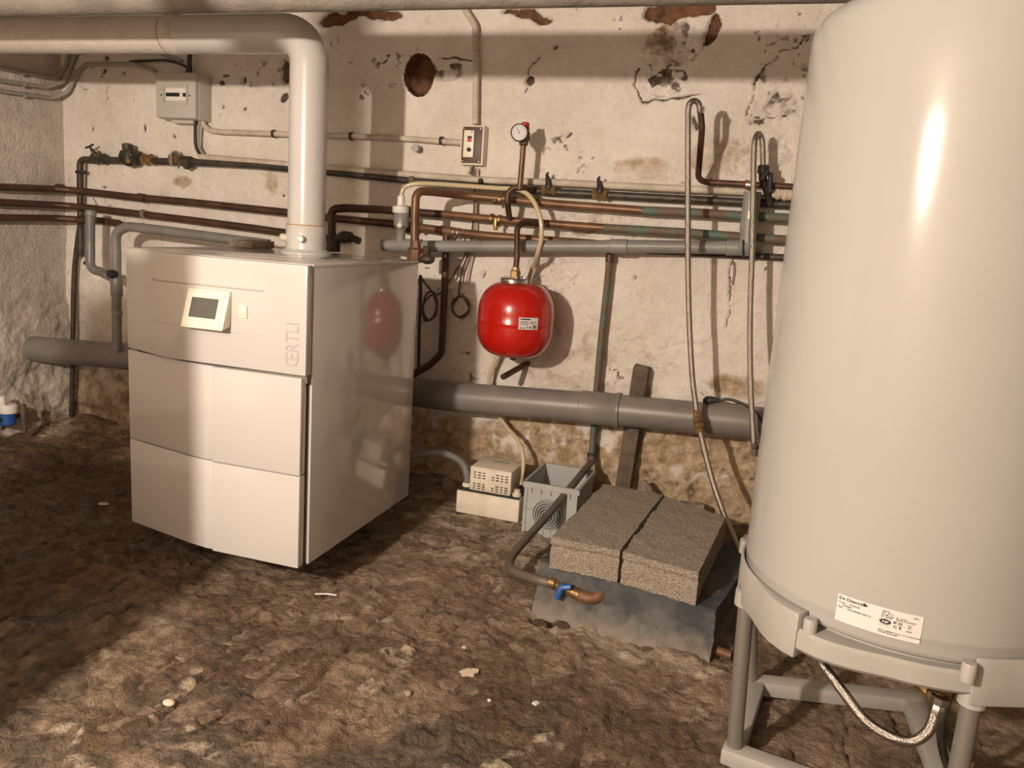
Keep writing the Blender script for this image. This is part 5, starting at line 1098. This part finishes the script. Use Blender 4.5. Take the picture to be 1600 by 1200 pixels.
MB().tube(spline([(-0.1038, -0.13, 1.4427), (-0.1112, -0.13, 1.5031), (-0.1205, -0.135, 1.5447), (-0.1328, -0.15, 1.558), (-0.1409, -0.17, 1.5376), (-0.1386, -0.185, 1.4852), (-0.1243, -0.2, 1.3512), (-0.1019, -0.2, 1.1259), (-0.0806, -0.22, 0.8965), (-0.0498, -0.26, 0.6686), (-0.0103, -0.3, 0.4426)], 8), 0.0105, 14).build('hose_run', M['hose_braid'], h2)
MB().lathe([(0.012, 0), (0.0165, 0.003), (0.0165, 0.022), (0.014, 0.024), (0.0165, 0.028), (0.0165, 0.045), (0.012, 0.05)], (-0.0047, -0.3, 0.4145), (0, 0, 1), 8).build('hose_nut', M['chrome'], h2)
tv = thing('tank_valve', 'dark stop valve with lever on the black main close to the tank', 'valve', (-0.0918, -0.11, 1.3584))
MB().tube(fillet([(-0.1049, -0.13, 1.4517), (-0.0993, -0.12, 1.403), (-0.0766, -0.09, 1.3604), (-0.0654, -0.06, 1.3209)], 0.02), 0.015, 12).build('valve_stem', M['steel_dark'], tv)
MB().lathe([(0.015, 0), (0.021, 0.004), (0.021, 0.028), (0.015, 0.032)], (-0.1012, -0.128, 1.4204), (0, 0, 1), 8).build('union_nut', M['steel_dark'], tv)
MB().tube([(-0.1025, -0.14, 1.3968), (-0.0842, -0.14, 1.4292), (-0.0745, -0.13, 1.4214), (-0.0692, -0.12, 1.3589)], 0.009, 8).build('lever', M['print'], tv)
h3 = thing('braided_hose', 'short shiny braided hose sagging under the tank to a brass valve', 'hose', (0.30, -1.60, 0.10))
yf = 1.62
MB().tube(spline([(0.1762, -1.6, 0.3342), (0.1897, -1.62, 0.3204), (0.2044, -1.64, 0.3134), (0.2246, -1.66, 0.2985), (0.2685, -1.68, 0.2613), (0.312, -1.7, 0.2509), (0.3517, -1.7, 0.2511), (0.3739, -1.7, 0.2751), (0.383, -1.69, 0.2986), (0.3857, -1.68, 0.3137)], 8), 0.0105, 14).build('hose_run', M['hose_braid'], h3)
MB().lathe([(0.0115, 0), (0.0145, 0.003), (0.0145, 0.02), (0.013, 0.022), (0.0175, 0.025), (0.0175, 0.040), (0.013, 0.042)], (0.3868, -1.68, 0.3059), (0.1, 0, 1), 8).build('hose_nut', M['chrome'], h3)
MB().ball((0.3915, -1.66, 0.3336), (0.024, 0.022, 0.022), 12, 8).build('brass_valve', M['brass'], h3)
MB().lathe([(0.018, 0), (0.023, 0.004), (0.023, 0.06), (0.018, 0.07)], (0.3909, -1.66, 0.3375), (0.25, 0.5, 0.75), 8).build('tank_fitting', M['brass'], h3)
MB().lathe([(0.010, 0), (0.012, 0.004), (0.012, 0.05)], (0.388, -1.66, 0.3272), (-0.8, 0.5, 0.4), 8).build('drain_port', M['brass'], h3)
run('black_lead', 'black lead hanging beneath the tank behind the brass valve', 'cable', [(0.47, -1.50, 0.36), (0.4343, -1.55, 0.2641), (0.4337, -1.55, 0.2051), (0.4662, -1.48, 0.1086), (0.4979, -1.45, 0.0426), (0.52, -1.42, 0.02)], 0.009, M['cable_black'], smooth_path=True)
un = thing('tank_underside', 'dark round flange with brass stubs under the water heater', 'flange', (TX, TY, TZ - 0.06))
MB().lathe([(0.09, 0), (0.11, 0.01), (0.115, 0.05)], (TX, TY, TZ - 0.07), seg=28).build('flange_cover', M['print'], un)
MB().lathe([(0.017, 0), (0.017, 0.08)], (TX - 0.09, TY - 0.09, TZ - 0.11), seg=10).build('inlet_stub', M['copper'], un)
MB().lathe([(0.012, 0), (0.020, 0.004), (0.020, 0.02), (0.012, 0.03)], (TX - 0.06, TY - 0.12, TZ - 0.105), (0.3, -0.4, 0.8), 10).build('bright_nut', M['chrome'], un)

# plug and lead resting on the drain pipe
pl = thing('power_plug', 'black rubber plug and lead resting on the large drain pipe', 'plug', (-0.1864, -0.14, 0.5565))
MB().tube(spline([(-0.2173, -0.15, 0.5593), (-0.2012, -0.15, 0.5665), (-0.1824, -0.15, 0.5715), (-0.1585, -0.15, 0.5721)], 5), [0.009, 0.012, 0.014, 0.0165, 0.018, 0.018, 0.0175, 0.017, 0.016, 0.015, 0.014, 0.013, 0.011, 0.010, 0.009, 0.008], 12).build('plug_body', M['cable_black'], pl)
MB().tube(spline([(-0.1608, -0.15, 0.5718), (-0.1214, -0.15, 0.582), (-0.0604, -0.16, 0.5694), (-0.0177, -0.18, 0.5493), (0.0206, -0.22, 0.5065)], 8), 0.006, 8).build('lead', M['cable_black'], pl)
for k, (pts) in enumerate(([(-0.2044, -0.05, 1.1893), (-0.1729, -0.1, 1.1672), (-0.1495, -0.13, 1.1781), (-0.1472, -0.14, 1.2015)], [(-0.1742, -0.02, 1.099), (-0.1673, -0.02, 1.0602), (-0.1685, -0.02, 1.0082)])):
    run('loose_wire', ('thin black tie wire curling off the grey standpipe joint', 'thin black wire dangling below the waste pipe near the tank')[k], 'wire', pts, 0.002, M['cable_black'], smooth_path=True, seg=6)
run('wrapped_pipe', 'rag wrapped end of pale pipe beside the tank', 'pipe', [(-0.0654, -0.075, 1.3595), (-0.049, -0.078, 1.3556), (-0.0313, -0.075, 1.359), (-0.0128, -0.078, 1.3551), (0.0139, -0.075, 1.3567), (0.0632, -0.075, 1.3546)], [0.017, 0.023, 0.019, 0.024, 0.022, 0.022], M['chip'])

# ------------------------------------------------------------------ left corner: water meter and stake, boiler top board
wm = thing('water_meter', 'blue and white water meter low against the left wall', 'meter', (-3.385, -0.478, 0.0769))
c = Vector((-3.385, -0.4766, 0.1017))
MB().lathe([(0.030, 0), (0.036, 0.006), (0.036, 0.05), (0.030, 0.056)], c + Vector((0, 0, -0.010)), seg=18).build('meter_body', M['blue'], wm)
MB().lathe([(0.038, 0), (0.040, 0.004), (0.040, 0.034), (0.032, 0.040)], c + Vector((0.006, 0.004, 0.048)), seg=18).build('meter_head', M['white_plastic'], wm)
MB().lathe([(0.016, 0), (0.018, 0.004), (0.018, 0.040), (0.014, 0.044)], c + Vector((-0.008, -0.018, 0.086)), seg=14).build('flap', M['white_plastic'], wm)
MB().tube([c + Vector((0, -0.14, 0.02)), c + Vector((0, 0.09, 0.02))], 0.012, 12).build('pipe_ends', M['steel_dark'], wm)
b = MB(); s0 = Vector((-3.325, -0.4404, 0.0773))
b.box((s0.x, s0.y, s0.z + 0.045), (0.022, 0.018, 0.14)); tag(b.build('wooden_peg', M['wood'], bevel=0.002), 'short brown wooden peg standing right of the blue meter', 'peg')
b = MB(); p = BP(-0.640, 0.66, ZT)
b.box((p.x, p.y, p.z + 0.014), (0.10, 0.14, 0.026)); tag(b.build('foam_offcut', M['stone'], bevel=0.003), 'small dusty board lying on the boiler top at its left edge', 'board')

# ------------------------------------------------------------------ bits on the floor
def flake(name, p, sx_, sy_, rot, m, label, cat='debris', hh=0.004, seed=1, n=9):
    rr = random.Random(seed); pol = []
    for k in range(n):
        a = 2 * PI * k / n; q = rr.uniform(0.7, 1.1); x, y = sx_ * q * math.cos(a), sy_ * q * math.sin(a)
        pol.append((p[0] + x * math.cos(rot) - y * math.sin(rot), p[1] + x * math.sin(rot) + y * math.cos(rot)))
    z = float(floor_h(np.array([p[0]]), np.array([p[1]]))[0])
    return tag(MB().prism(pol, z - 0.002, z + hh).build(name, m, smooth=0), label, cat)
flake('plaster_chip', (-2.399, -0.9061, 0), 0.022, 0.010, 0.4, M['chip'], 'pale plaster chip on dark floor left of the boiler', seed=2)
flake('plaster_flake', (-0.6512, -1.4361, 0), 0.030, 0.018, 0.8, M['chip'], 'ragged pale plaster flake on the floor in the middle foreground', seed=5, n=13)
flake('plaster_chip', (-0.4485, -1.4894, 0), 0.011, 0.011, 0.3, M['label'], 'small square white chip on the floor before the plinth', seed=7, n=4)
flake('plaster_chip', (-0.7126, -1.3186, 0) , 0.008, 0.006, 0.2, M['chip'], 'tiny pale chip on the foreground floor left of the ragged flake', seed=9)
z = 0.006
run('white_straw', 'thin white straw lying on the floor in front of the boiler corner', 'straw', [(-1.2519, -1.2233, 0.006), (-1.2193, -1.2095, 0.007), (-1.1877, -1.2015, 0.006)], 0.0028, M['label'], seg=6)
run('copper_offcut', 'short copper pipe end on the floor behind the stand leg', 'pipe', [(-0.0377, -1.0755, 0.03), (0.0019, -1.078, 0.025)], 0.013, M['copper'])
stone('pebble', ((-0.7573, -1.5864, 0)), (0.010, 0.009, 0.009), M['stone'], 11, 'small round pebble in the foreground below the wet patch', 'pebble')
stone('pebble', ((-0.5597, -1.5336, 0)), (0.009, 0.007, 0.008), M['chip'], 12, 'pale pebble right of the ragged plaster flake', 'pebble')
stone('pebble', ((-1.2583, -1.859, 0)), (0.013, 0.009, 0.006), M['chip'], 13, 'flat pale pebble in the lower left foreground', 'pebble')

for o in bpy.data.objects:
    if '_o' in o: del o['_o']
